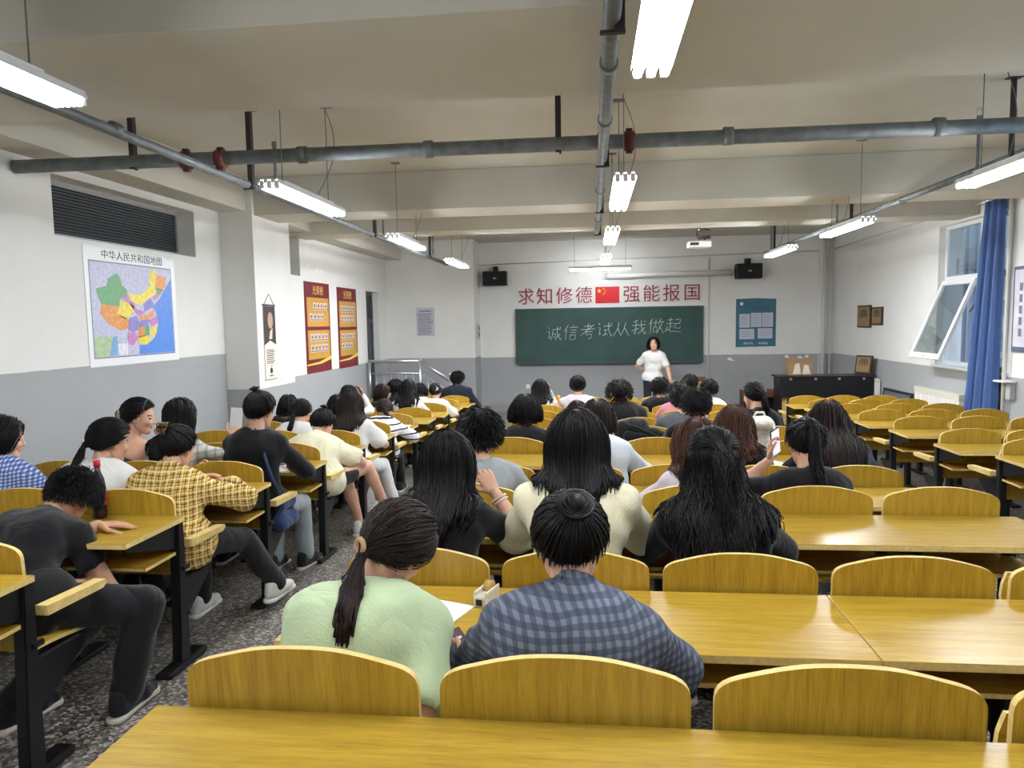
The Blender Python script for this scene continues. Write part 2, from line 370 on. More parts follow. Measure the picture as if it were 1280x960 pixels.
w3 = struct(thing('window_3', 'white framed window with its lower sash tilted into the room', 'window', (XR+0.12, 0, 0)))
y0, y1, z0, z1 = WR
frame_rect(w3, -0.03, 0.04, y0, y1, z0, z1, 0.05, ALU)
box('mullion', (-0.03, 9.93, z0+0.05), (0.04, 10.0, z1-0.05), ALU, w3, 0.003); box('transom', (-0.03, y0+0.05, 1.98), (0.04, y1-0.05, 2.05), ALU, w3, 0.003)
for a, b, c, e in ((10.0, y1-0.05, 2.05, z1-0.05), (y0+0.05, 9.93, 2.05, z1-0.05), (y0+0.05, 9.93, z0+0.05, 1.98)): box('pane', (0.0, a, c), (0.006, b, e), GLASS, w3)
# the tilted sash is one mesh of frame bars with a pane as sub-part
sm = bmesh.new(); hs = 1.14
for lo, hi in (((-0.02, 10.0, -hs), (0.02, y1-0.03, -hs+0.075)), ((-0.02, 10.0, -0.065), (0.02, y1-0.03, 0)), ((-0.02, 10.0, -hs+0.075), (0.02, 10.07, -0.065)), ((-0.02, y1-0.1, -hs+0.075), (0.02, y1-0.03, -0.065))): bm_box(sm, lo, hi)
sash = add_obj('sash', bm_mesh('sash', sm, ALU), w3, (-0.055, 0, 1.985), (0, math.radians(22), 0))
box('pane', (-0.003, 10.07, -hs+0.075), (0.003, y1-0.1, -0.065), GLASS, sash); box('handle', (-0.045, 10.4, -hs+0.02), (-0.02, 10.52, -hs+0.045), ALU, sash, 0.004)
tube('stay', [(-0.03, 10.02, 1.7), (-0.12, 10.02, 1.55)], 0.008, BLACK, w3)
box('sill', (-0.16, y0-0.04, z0-0.045), (0.02, y1+0.05, z0-0.002), mat('sill_stone', (206, 206, 204), 0.5), w3, 0.005)
w4 = struct(thing('window_4', 'white framed window further back along the right wall', 'window', (XR+0.12, 0, 0)))
y0, y1, z0, z1 = WRB; frame_rect(w4, -0.03, 0.04, y0, y1, z0, z1, 0.05, ALU); box('pane', (0.0, y0+0.05, z0+0.05), (0.006, y1-0.05, z1-0.05), GLASS, w4)
# ribbed cladding of the building outside
cm = bmesh.new(); prev = None
ys = np.arange(8.6, 13.6, 0.03)
for i, y in enumerate(ys):
    ph = (y*4.1) % 1.0; x = XR+0.75+(0.0 if ph < 0.55 else 0.16)
    a = cm.verts.new((x, y, -0.5)); b = cm.verts.new((x, y, 4.2))
    if prev: cm.faces.new((prev[0], a, b, prev[1]))
    prev = (a, b)
o = add_obj('corrugated_cladding', bm_mesh('cladding', cm, mat('pale_cladding', (205, 210, 222), 0.5)))
md = o.modifiers.new('thick', 'SOLIDIFY'); md.thickness = 0.03
struct(o)
# ================================================================== LECTURE BENCHES
SEATW = 0.55
def backrest_poly(w=0.505, top=0.13, bot=-0.31):
    """board outline: straight sides, rounded shoulders, flat arch"""
    def bez(p0, p1, p2, p3, n):
        return [tuple((1-t)**3*p0[i]+3*t*(1-t)**2*p1[i]+3*t*t*(1-t)*p2[i]+t**3*p3[i] for i in (0, 1)) for t in [k/n for k in range(n+1)]]
    h = w/2
    half = bez((h, top-0.08), (h, top-0.048), (h-0.022, top-0.036), (h-0.07, top-0.025), 6)+bez((h-0.07, top-0.025), (h-0.15, top-0.004), (0.07, top), (0, top), 8)[1:]
    pts = [(-h+0.02, bot), (h-0.02, bot), (h, bot+0.02)]+half+[(-x, z) for x, z in half[-2::-1]]+[(-h, bot+0.02)]
    return pts
BACK_ME = prism_me(backrest_poly(), 0.016, WOOD_Z, PLY)
def seat_me():
    bm = bmesh.new(); n = 10; w = 0.43; rows = []
    for i in range(n+1):
        t = i/n; y = 0.37*t; z = 0.012*math.cos(t*math.pi*1.1)-0.02*t**4
        ww = w/2-0.03*max(0, (t-0.75)/0.25)**2
        rows.append([bm.verts.new((-ww, y, z)), bm.verts.new((ww, y, z)), bm.verts.new((ww, y, z-0.015)), bm.verts.new((-ww, y, z-0.015))])
    for a, b in zip(rows, rows[1:]):
        for k in range(4):
            f = bm.faces.new((a[k], a[(k+1) % 4], b[(k+1) % 4], b[k])); f.material_index = 0 if k in (0, 2) else 1
    f = bm.faces.new(rows[0][::-1]); f.material_index = 1; f = bm.faces.new(rows[-1]); f.material_index = 1
    bmesh.ops.recalc_face_normals(bm, faces=bm.faces)
    return bm_mesh('seat', bm, WOOD_X, PLY)
SEAT_ME = seat_me()
def bracket_me():
    poly = [(0.0, 0.0), (0.30, -0.01), (0.30, -0.045), (0.12, -0.17), (0.03, -0.20), (0.0, -0.12)]
    n = len(poly); V = [(-0.012, y, z) for y, z in poly]+[(0.012, y, z) for y, z in poly]
    F = [tuple(range(n)), tuple(range(2*n-1, n-1, -1))]+[(i, i+n, (i+1) % n+n, (i+1) % n) for i in range(n)]
    return mesh_py('bracket', V, F, BLACK)
BRACKET_ME = bracket_me()
def arm_me():
    poly = [(0.0, -0.02), (0.30, -0.028), (0.33, -0.012), (0.32, 0.004), (0.0, 0.018)]
    n = len(poly); V = [(-0.025, y, z) for y, z in poly]+[(0.025, y, z) for y, z in poly]
    F = [tuple(range(n)), tuple(range(2*n-1, n-1, -1))]+[(i, i+n, (i+1) % n+n, (i+1) % n) for i in range(n)]
    me = mesh_py('armrest', V, F, PLY); me.materials.append(WOOD_X)
    me.polygons[0].material_index = 0
    return me
ARM_ME = arm_me()
def desk_bracket_me():
    poly = [(0.0, -0.03), (-0.40, -0.03), (-0.40, -0.05), (-0.05, -0.15), (0.0, -0.15)]
    n = len(poly); V = [(-0.01, y, z) for y, z in poly]+[(0.01, y, z) for y, z in poly]
    F = [tuple(range(n)), tuple(range(2*n-1, n-1, -1))]+[(i, i+n, (i+1) % n+n, (i+1) % n) for i in range(n)]
    return mesh_py('desk_bracket', V, F, BLACK)
DBR_ME = desk_bracket_me()
HOOK_ME = box_me(0.014, 0.05, 0.02, BLACK)

def bench(X0, Y, zd, n, label, group, down=(), split=None, arms='LR', seats=True):
    """desk top on the camera side, backrests and tip-up seats on the board side"""
    zf = floor_z(Y); H = zd-zf
    r = thing('lecture_bench', label, 'bench', (X0, Y, zf), 0, group)
    X1 = n*SEATW
    cuts = [0]+([split] if split else [])+[n]
    for a, b in zip(cuts, cuts[1:]):
        xa = a*SEATW-(0.04 if a == 0 else -0.0015); xb = b*SEATW+(0.04 if b == n else -0.0015)
        box('desk_top', (xa, -0.475, H-0.024), (xb, -0.012, H), WOOD_X, r, 0.002, PLY)
    box('book_shelf', (-0.01, -0.30, H-0.185), (X1+0.01, -0.02, H-0.168), WOOD_SH, r, 0.0015, PLY)
    for k in range(n+1):
        x = k*SEATW
        p = add_obj('post', POST_ME(H), r, (x, 0, 0))
        add_obj('foot', box_me(0.085, 0.34, 0.035, BLACK, 0.012), p, (0, -0.04, 0.019))
        add_obj('desk_bracket', DBR_ME, p, (0, -0.03, H))
        add_obj('bolt', HOOK_ME, p, (0.03, -0.01, H-0.26))
    for k in range(n):
        xc = (k+0.5)*SEATW
        add_obj('backrest', BACK_ME, r, (xc, 0.012, H), (math.radians(3), 0, 0))
        if seats:
            dn = k in down
            s = add_obj('seat', SEAT_ME, r, (xc, 0.075, 0.43 if dn else 0.405), (0, 0, 0) if dn else (math.radians(84), 0, 0))
            for sx in (-0.2, 0.2): add_obj('seat_bracket', BRACKET_ME, r, (xc+sx*1.17, 0.0, 0.41 if dn else 0.40))
    if seats:
        if 'L' in arms: add_obj('armrest', ARM_ME, r, (-0.03, 0.02, H-0.145))
        if 'R' in arms: add_obj('armrest', ARM_ME, r, (X1+0.03, 0.02, H-0.145))
    return r
_PM = {}
def POST_ME(H):
    k = round(H, 3)
    if k in _PM: return _PM[k]
    b = 0.025; bm = bmesh.new()
    V = [(-b, -0.085, 0.03), (b, -0.085, 0.03), (b, 0.0, 0.03), (-b, 0.0, 0.03), (-b, -0.05, H-0.026), (b, -0.05, H-0.026), (b, 0.0, H-0.026), (-b, 0.0, H-0.026)]
    vs = [bm.verts.new(v) for v in V]
    for f in ((0,3,2,1),(4,5,6,7),(0,1,5,4),(1,2,6,5),(2,3,7,6),(3,0,4,7)): bm.faces.new([vs[i] for i in f])
    bmesh.ops.bevel(bm, geom=bm.edges[:], offset=0.006, segments=2, affect='EDGES')
    _PM[k] = bm_mesh('post', bm, BLACK); return _PM[k]

CY = [1.39, 2.41, 3.43, 4.44, 5.45, 6.46, 7.48, 8.50, 9.51, 10.52, 11.54]
CZ = [0.728, 0.615, 0.612, 0.508, 0.512, 0.447, 0.390, 0.335, 0.285, 0.234, 0.183]
LY = [2.35+0.97*k for k in range(11)]+[12.95-0.25]
LZ = [0.76-0.05*y for y in LY]
RY = [4.69+0.97*k for k in range(8)]
RZ = [0.76-0.05*y for y in RY]; RZ[2] = 0.40
CX0, LX1, RX0 = -0.887, -2.055, 3.02
ORD = ['first', 'second', 'third', 'fourth', 'fifth', 'sixth', 'seventh', 'eighth', 'ninth', 'tenth', 'eleventh', 'twelfth']
CDOWN = {0: (0, 1), 1: (0, 1, 2), 2: (0, 2, 3), 3: (1, 3, 4), 4: (0, 3), 5: (1, 3, 4), 6: (2,), 7: (3,), 8: (0, 1, 3, 4), 9: (4,)}
for i, (y, z) in enumerate(zip(CY, CZ)):
    lab = ('yellow lecture bench of the middle block, %s row from the camera' % ORD[i]) if i else 'yellow wooden lecture bench in the near foreground of the middle block'
    bench(CX0, y, z, 5, lab, 'benches of the middle block', CDOWN.get(i, ()), 3 if i else None, 'LR', i < 10)
LDOWN = {0: (2,), 1: (0, 1, 2), 2: (0, 1, 2), 3: (2,), 4: (1, 2), 5: (0, 1, 2), 6: (1,), 7: (1, 2), 8: (1, 2), 9: (1,), 10: (2,)}
for i, (y, z) in enumerate(zip(LY, LZ)):
    lab = 'yellow lecture bench of the left block, %s row from the camera' % ORD[i]
    bench(LX1-3*SEATW, y, z, 3, lab, 'benches of the left block', LDOWN.get(i, ()), None, 'LR', i < 11)
for i, (y, z) in enumerate(zip(RY, RZ)):
    lab = 'empty yellow lecture bench of the right block, %s row from the camera' % ORD[i]
    bench(RX0, y, z, 3, lab, 'benches of the right block', (), None, 'L', True)
# ================================================================== LIGHTS, PIPES
REFL = mat('lamp_reflector', (225, 228, 230), 0.35)
WIRE = mat('lamp_wire', (120, 118, 114), 0.6)
FL = 1.25
def reflector_me(n=3, L=FL):
    """row of n trough reflectors: zigzag profile extruded along Y"""
    w = 0.048; prof = []
    for i in range(n):
        x = (i-n/2)*w; prof += [(x, -0.008), (x+0.014, 0.02), (x+w-0.014, 0.02)]
    prof.append((n/2*w, -0.008)); V = []; F = []; m = len(prof)
    top = [(x, z+0.006) for x, z in prof]
    for y in (-L/2, L/2):
        V += [(x, y, z) for x, z in prof]; V += [(x, y, z) for x, z in top]
    for i in range(m-1):
        F += [(i, i+1, 2*m+i+1, 2*m+i), (m+i+1, m+i, 3*m+i, 3*m+i+1), (i+1, i, m+i, m+i+1), (2*m+i, 2*m+i+1, 3*m+i+1, 3*m+i)]
    return mesh_py('reflector', V, F, REFL)
REFL3 = reflector_me(3)
TUBE_V, TUBE_F = tube_data([(0, -FL/2+0.02, 0), (0, FL/2-0.02, 0)], 0.017, 10)
def tube_me(f):
    k = 'fluorescent_tube_%d' % round(f*100)
    if k not in _TM: _TM[k] = mesh_py('tube', TUBE_V, TUBE_F, mat(k, (255, 255, 255), 0.5, emit=(246, 250, 255), strength=TUBE*f), True)
    return _TM[k]
_TM = {}
CAP_ME = box_me(0.03, 0.022, 0.05, WHITE, 0.003)
def lamp(x, y, z, label, f=1.0, group='triple tube lamps'):     # f: tube strength, boosted in the front rows to brighten the far wall
    r = thing('ceiling_lamp', label, 'lamp', (x, y, z), 0, group)
    add_obj('reflector', REFL3, r, (0, 0, 0.03)); box('ballast_box', (-0.035, -0.45, 0.057), (0.035, 0.45, 0.078), WHITE, r, 0.004)
    for i in range(3):
        t = add_obj('tube', tube_me(f), r, ((i-1)*0.048, 0, 0.008))
        add_obj('lamp_holder', CAP_ME, t, (0, -FL/2+0.008, 0.012)); add_obj('lamp_holder', CAP_ME, t, (0, FL/2-0.008, 0.012))
    zt = ZC-z
    for s in (-1, 1):
        tube('wire', [(0, s*0.42, 0.09), (0.0, s*0.42, zt)], 0.0035, WIRE, r, 5); box('rosette', (-0.045, s*0.42-0.03, zt-0.012), (0.045, s*0.42+0.03, zt), WIRE, r, 0.003)
    pts = [(0.02+0.10*math.sin(t*3.1), 0.42-0.25*t*t*0.6-0.12, zt-(zt-0.09)*t) for t in np.linspace(0, 1, 12)]
    tube('cable', pts, 0.0035, WIRE, r, 5)
    return r
ZL = 2.40
for i, y in enumerate((2.08, 5.08, 7.93, 10.93)):
    lamp(-2.02, y, ZL, 'triple tube lamp hanging over the left block, %s from the camera' % ORD[i], (0.9, 0.95, 1.25, 2.7)[i])
for i, y in enumerate((2.1, 5.3, 7.92, 10.95)):
    lamp(0.22, y, ZL, 'triple tube lamp hanging over the middle block, %s from the camera' % ORD[i], (0.95, 1.0, 1.4, 3.0)[i])
for i, y in enumerate((4.78, 7.78, 10.35)):
    lamp(2.58, y, ZL, 'triple tube lamp hanging over the right aisle, %s from the camera' % ORD[i], (1.1, 1.35, 2.7)[i])
lamp(-2.02, -0.9, ZL, 'triple tube lamp of the left row behind the camera'); lamp(0.22, -0.9, ZL, 'triple tube lamp of the middle row behind the camera'); lamp(2.58, 1.8, ZL, 'triple tube lamp of the right row just beside the camera')
# single batten over the blackboard
r = thing('board_lamp', 'long single tube lamp hung crosswise above the blackboard', 'lamp', (0.18, 14.4, 2.54))
box('housing', (-0.62, -0.04, 0.0), (0.62, 0.04, 0.05), WHITE, r, 0.006)
V, F = tube_data([(-0.59, 0, 0), (0.59, 0, 0)], 0.017, 10); add_obj('tube', mesh_py('board_tube', [(x, y, z-0.025) for x, y, z in V], F, mat('board_tube_glow', (255, 255, 255), 0.5, emit=(246, 250, 255), strength=TUBE*1.25), True), r)
for s in (-0.5, 0.5): tube('wire', [(s, 0, 0.05), (s, 0, ZC-2.56)], 0.0035, WIRE, r, 5)

# pipes -------------------------------------------------------------
ZP = 2.65
def pipe_thing(name, label, pts, r, joints=()):
    t = thing(name, label, 'pipe', pts[0]); p0 = np.array(pts[0])
    tube('pipe_run', [tuple(np.array(p)-p0) for p in pts], r, GALV, t, 14)
    for j in joints:
        c = np.array(j); d = np.array(pts[1])-p0; d = d/np.linalg.norm(d)
        tube('pipe_joint', [tuple(c-p0-d*0.03), tuple(c-p0+d*0.03)], r*1.22, GALV, t, 14)
    return t
cross = pipe_thing('sprinkler_main', 'thick galvanised sprinkler main crossing the room under the ceiling', [(-4.19, 4.97, 2.72), (XR-0.05, 4.97, 2.70)], 0.048, [(x, 4.97, 2.715) for x in (-2.0, -1.1, 0.9, 2.2, 3.6)])
def coupling(x, label):
    t = thing('pipe_coupling', label, 'coupling', (x, 4.97, 2.712), 0, 'red couplings on the sprinkler main')
    lathe('collar', [(0.052, -0.035), (0.064, -0.03), (0.064, 0.03), (0.052, 0.035)], REDIRON, t, axis='X')
    for s in (-1, 1): box('ear', (-0.022, -0.02, s*0.062-0.018), (0.022, 0.02, s*0.062+0.018), REDIRON, t, 0.005); tube('bolt', [(0, -0.035, s*0.068), (0, 0.035, s*0.068)], 0.008, HANG, t, 6)
coupling(-2.86, 'red iron coupling on the main, left of the left branch pipe'); coupling(-2.60, 'red iron coupling where the left branch pipe crosses the main')
coupling(0.26, 'red iron coupling on the main, right of the middle branch pipe'); coupling(0.085, 'red iron tee where the middle branch pipe meets the main')
pipe_thing('sprinkler_branch', 'grey sprinkler branch pipe running above the left block', [(-2.66, -2.5, ZP), (-2.66, 13.3, ZP-0.04)], 0.030, [(-2.66, y, ZP) for y in (3.9, 6.9, 9.9)])
pipe_thing('sprinkler_branch', 'grey sprinkler branch pipe running above the middle block', [(0.085, -2.5, ZP), (0.085, 9.6, ZP)], 0.034, [(0.085, y, ZP) for y in (3.3, 4.2, 6.4, 8.2)])
pipe_thing('sprinkler_branch', 'grey sprinkler branch pipe running above the right aisle', [(3.05, 4.97, ZP+0.01), (3.05, 13.2, ZP)], 0.030, [(3.05, y, ZP) for y in (7.6, 9.2)])
def hanger(x, y, z, label, top=ZC, side=0.04):
    t = thing('pipe_hanger', label, 'hanger', (x, y, z), 0, 'dark iron pipe hangers')
    box('bar', (side, -0.022, -0.05), (side+0.008, 0.022, top-z), HANG, t); box('flange', (side-0.03, -0.022, -0.05), (side, -0.014, top-z), HANG, t)
    box('foot_plate', (side-0.05, -0.03, top-z-0.006), (side+0.05, 0.03, top-z), HANG, t)
    box('clamp', (-side-0.005, -0.014, -0.055), (side+0.01, 0.014, -0.045), HANG, t)
for i, y in enumerate((2.75, 5.5, 8.75, 11.8)): hanger(-2.66, y, ZP, 'dark iron hanger on the left branch pipe, %s from the camera' % ORD[i], side=0.035)
for i, y in enumerate((2.82, 5.2, 7.4, 9.3)): hanger(0.085, y, ZP, 'dark iron hanger on the middle branch pipe, %s from the camera' % ORD[i], side=0.04)
for i, y in enumerate((5.66, 8.86, 12.4)): hanger(3.05, y, ZP, 'dark iron hanger on the right branch pipe, %s from the camera' % ORD[i], side=-0.04)
hanger(-3.25, 4.97, 2.715, 'dark iron hanger near the left end of the thick main', side=0.0); hanger(-0.2, 4.97, 2.705, 'dark iron hanger on the thick main near the room centre', side=0.0)
def riser(x, y, label):
    t = thing('upright_sprinkler', label, 'sprinkler', (x, y, ZP), 0, 'upright sprinklers'); h = 0.40
    tube('riser', [(0, 0, 0.02), (0, 0, h)], 0.014, GALV, t, 8)
    lathe('socket', [(0.018, h-0.02), (0.022, h), (0.018, h+0.03)], GALV, t, n=10)
    multi_tube('frame_arms', [[(-0.006, 0, h+0.03), (-0.022, 0, h+0.055), (-0.006, 0, h+0.085)], [(0.006, 0, h+0.03), (0.022, 0, h+0.055), (0.006, 0, h+0.085)]], 0.003, CHROME, t)
    lathe('deflector', [(0.006, h+0.084), (0.026, h+0.088), (0.026, h+0.091)], CHROME, t, n=12)
for i, y in enumerate((6.0, 9.2, 12.15)): riser(-2.66, y, 'upright sprinkler on the left branch pipe, %s from the camera' % ORD[i])
for i, y in enumerate((5.9, 9.45)): riser(0.085, y, 'upright sprinkler on the middle branch pipe, %s from the camera' % ORD[i])
for i, y in enumerate((6.2, 9.5, 12.8)): riser(3.05, y, 'upright sprinkler on the right branch pipe, %s from the camera' % ORD[i])
# projector on its drop rod
t = thing('projector', 'white projector hung from the ceiling before the blackboard', 'projector', (1.66, 11.5, 2.66))
box('body', (-0.17, -0.14, -0.05), (0.17, 0.14, 0.05), WHITE, t, 0.02); lathe('lens', [(0.03, 0.13), (0.036, 0.15), (0.03, 0.17)], BLACK, t, (0.06, 0, 0), axis='Y')
tube('drop_rod', [(0, 0, 0.05), (0, 0, ZC-2.66)], 0.014, CHROME, t); box('vent', (-0.15, -0.145, -0.02), (-0.02, -0.139, 0.02), DGREY, t)
multi_tube('cables', [[(0.05+0.1*math.sin(a*2.2+p), -0.12-0.02*math.cos(a), 0.05+0.06*a+0.03*math.sin(a*3+p)) for a in np.linspace(0, 3.0, 16)] for p in (0, 0.9, 1.7)], 0.006, BLACK, t)
# ================================================================== THINGS ON AND ALONG THE WALLS
RF = (math.pi/2, 0, 0)                       # text facing -Y (front wall)
RLW = (math.pi/2, 0, math.pi/2)              # text facing +X (left wall)
def flat(name, pts, m, parent, axis, pos, t=0.002):
    """thin slab with outline pts; axis X: pts are (y, z), axis Y: pts are (x, z); pos = (inner, outer) coordinate along the axis"""
    n = len(pts); a, b = pos
    V = [((a, p[0], p[1]) if axis == 'X' else (p[0], a, p[1])) for p in pts]+[((b, p[0], p[1]) if axis == 'X' else (p[0], b, p[1])) for p in pts]
    F = [tuple(range(n)), tuple(range(2*n-1, n-1, -1))]+[(i, i+n, (i+1) % n+n, (i+1) % n) for i in range(n)]
    bm = bmesh.new(); me = mesh_py(name, V, F, m); bm.from_mesh(me); bmesh.ops.recalc_face_normals(bm, faces=bm.faces); bm.to_mesh(me); bm.free()
    return add_obj(name, me, parent)
def rect(a0, a1, z0, z1): return [(a0, z0), (a1, z0), (a1, z1), (a0, z1)]

# ---- blackboard
BOARDM = mat('board_green', (42, 74, 69), 0.55, noise=0.22, nscale=2.2)
CHALK = mat('chalk', (206, 214, 208), 0.9)
bb = thing('blackboard', 'wide dark green blackboard with chalk writing on the front wall', 'blackboard', (0.35, YF-0.03, 0.62))
y_ = 0.0
box('writing_surface', (-1.93, -0.02, 0.03), (1.93, 0.02, 1.14), BOARDM, bb)
BFR = mat('board_frame', (72, 84, 84), 0.5, metal=0.4)
for lo, hi in (((-1.96, -0.03, 1.14), (1.96, 0.025, 1.17)), ((-1.96, -0.03, 0.0), (1.96, 0.025, 0.03)), ((-1.96, -0.03, 0.03), (-1.93, 0.025, 1.14)), ((1.93, -0.03, 0.03), (1.96, 0.025, 1.14))): box('frame_bar', lo, hi, BFR, bb, 0.003)
box('chalk_ledge', (-1.9, -0.09, -0.012), (1.9, -0.025, 0.0), BFR, bb, 0.003)
YAN = [[(1,9),(2,8)],[(.5,6.3),(2.2,6.5),(2,2),(3,3.2)]]
CH = {
 0: YAN+[[(4,7.5),(9,8)],[(4.3,7.5),(4,3),(3.2,1)],[(4.4,5),(6,5.2),(5.8,2.6),(5,3)],[(6.5,9.5),(7,5),(9.5,1),(9.8,2.2)],[(8.7,5),(5.8,1.2)],[(8,9.3),(8.8,8.6)]],
 1: [[(3,9.5),(.8,5.5)],[(2.2,7),(2.2,.5)],[(6,9.7),(6.6,9)],[(4,8),(9,8.3)],[(4.8,6.5),(8.2,6.6)],[(4.8,5),(8.2,5.1)],[(4.8,3.4),(4.9,.6),(8,.8),(8.2,3.5),(4.8,3.4)]],
 2: [[(2.5,8),(7,8.3)],[(5,9.8),(5,6.2)],[(.8,6),(9.3,6.4)],[(8.5,9),(1,2.5)],[(4,4.6),(8,4.9)],[(4.2,4.6),(4,3),(7.8,3.2),(7,.3),(5.8,.8)]],
 3: YAN+[[(4,7.2),(9.3,7.6)],[(4.4,5),(6.8,5.2)],[(5.6,5.1),(5.5,2.2)],[(4.2,1.8),(7,2.6)],[(7,9.6),(7.5,5),(9.3,1),(9.9,2.5)],[(8.4,9.2),(9,8.6)]],
 4: [[(3,9),(2.6,5),(.5,.8)],[(2.8,5.2),(4.5,1.5)],[(7,9),(6.5,5),(4.8,.8)],[(6.8,5.5),(9.8,.8)]],
 5: [[(4,9.5),(1.5,8.2)],[(.8,6.2),(9.2,6.8)],[(3.2,8.6),(3.2,1),(2.2,1.8)],[(1,3),(5,4.6)],[(6,9.5),(6.5,5),(9,.8),(9.7,2.4)],[(8.6,5),(5,1.2)],[(7.6,9),(8.5,8.2)]],
 6: [[(2.5,9.5),(.8,6)],[(1.9,7.4),(1.9,.6)],[(3.2,7),(6,7.2)],[(4.6,9),(4.6,4.6)],[(3.6,4.4),(3.6,1.5),(5.8,1.6),(5.8,4.5),(3.6,4.4)],[(7.5,9.6),(6.3,6.2)],[(7,7.6),(9.6,7.8)],[(8.7,7.6),(5.9,.6)],[(6.8,5.4),(9.9,.6)]],
 7: [[(1.5,8),(4.5,8.2)],[(3,9.6),(3,5.8)],[(.8,5.8),(5.2,6)],[(3.1,5.8),(3.1,2)],[(3.1,3.9),(4.8,4)],[(1.8,4.2),(.5,.8)],[(1.4,2.4),(4,1.2),(9.9,.8)],[(5.8,8.2),(8.8,8.4),(8.6,5.8)],[(6,5.8),(8.6,5.8)],[(6,5.8),(6,3.2),(9,3),(9.2,4.2)]]}
for i in range(8):
    x0 = -1.33+i*0.355; z0 = 0.46+i*0.021; s = 0.0345
    lines = [[(x0+px*s+0.12*s*pz, -0.022, z0+pz*s) for px, pz in st] for st in CH[i]]
    multi_tube('chalk_character', lines, 0.0065, CHALK, bb, 4)
# ---- slogan characters and flag above the board
SLG = mat('slogan_red', (142, 44, 66), 0.5); SLW = mat('slogan_rim', (236, 214, 218), 0.5)
for i, (ch, x) in enumerate(zip('求知修德强能报国', (-1.37, -0.97, -0.56, -0.15, 0.84, 1.25, 1.66, 2.08))):
    t = thing('wall_character', '%s of the eight red slogan characters above the blackboard, from the left' % ORD[i], 'lettering', (x, YF-0.012, 2.03+x*0.006), 0, 'slogan above the blackboard')
    text('rim', ch, 0.37, SLW, t, (0.008, 0.004, -0.006), RF, 0.006); text('face', ch, 0.37, SLG, t, (0, -0.006, 0), RF, 0.004)
fl = thing('wall_flag', 'red flag with yellow stars between the two halves of the slogan', 'flag', (0.34, YF-0.008, 2.05))
box('cloth', (-0.25, -0.004, -0.17), (0.25, 0.006, 0.17), mat('flag_red', (196, 28, 36), 0.6), fl)
FY = mat('flag_yellow', (250, 214, 50), 0.6)
def star(cx, cz, R, rot=0.0):
    pts = []
    for k in range(10):
        a = math.pi/2+rot+k*math.pi/5; q = R if k % 2 == 0 else R*0.382; pts.append((cx+q*math.cos(a), cz+q*math.sin(a)))
    flat('star', pts, FY, fl, 'Y', (-0.0075, -0.0045))
star(-0.167, 0.085, 0.051)
for cx, cz, rr in ((-0.083, 0.136, 0.5), (-0.05, 0.102, 0.2), (-0.05, 0.051, 0.0), (-0.083, 0.017, 0.4)): star(cx, cz, 0.017, rr)
# ---- loudspeakers, screen case, conduits
def speaker(x, z, label):
    t = thing('loudspeaker', label, 'loudspeaker', (x, YF-0.2, z), 0, 'wall loudspeakers')
    box('cabinet', (-0.25, -0.13, -0.15), (0.25, 0.13, 0.15), BLACK, t, 0.012); box('grille', (-0.235, -0.138, -0.135), (0.235, -0.128, 0.135), mat('speaker_grille', (30, 31, 34), 0.8, bump=0.5, bscale=300), t, 0.004)
    box('badge', (-0.03, -0.142, -0.012), (0.04, -0.137, 0.012), CHROME, t); box('bracket', (-0.05, 0.02, 0.15), (0.05, 0.19, 0.26), BLACK, t, 0.006); tube('bracket_arm', [(0, 0, 0.17), (0, 0.19, 0.2)], 0.02, BLACK, t)
speaker(-2.0, 2.43, 'black wall loudspeaker at the left of the slogan'); speaker(3.17, 2.46, 'black wall loudspeaker above the blue notice poster')
t = thing('projection_screen_case', 'long white rolled projection screen case above the slogan', 'screen case', (0.3, YF-0.12, 2.44))
V, F = tube_data([(0, 0, 0), (2.6, 0, 0.02)], 0.05, 12); add_obj('case', mesh_py('case', V, F, WHITE, True), t)
for x in (0.02, 2.58): box('end_cap', (x-0.02, -0.055, -0.055), (x+0.02, 0.11, 0.055), mat('end_cap_grey', (170, 172, 174), 0.5), t, 0.006)
box('bottom_bar', (0.05, -0.012, -0.062), (2.55, 0.012, -0.048), mat('end_cap_grey'), t, 0.003)
CONDM = mat('conduit_plastic', (206, 206, 202), 0.6)
def conduit(label, pts, r=0.012): tag(tube('wall_conduit', pts, r, CONDM, None, 6), label, 'conduit')
conduit('thin conduit across the top of the front wall', [(-2.36, YF-0.013, 2.735), (4.6, YF-0.013, 2.85)])
conduit('conduit dropping beside the right edge of the blackboard', [(2.42, YF-0.013, 2.76), (2.42, YF-0.013, 0.0)])
conduit('conduit running high along the right wall', [(XR-0.013, YF-0.02, 2.88), (XR-0.013, 9.15, 2.92)])
conduit('thick white heating pipe in the front right corner', [(4.68, YF-0.1, ZS), (4.68, YF-0.1, ZC)], 0.03)
conduit('thin heating pipe beside the thick corner pipe', [(4.82, YF-0.06, ZS), (4.82, YF-0.06, ZC)], 0.018)
conduit('vertical heating pipe beside the blue curtain', [(XR-0.06, 9.06, -0.45), (XR-0.06, 9.06, ZC)], 0.022)
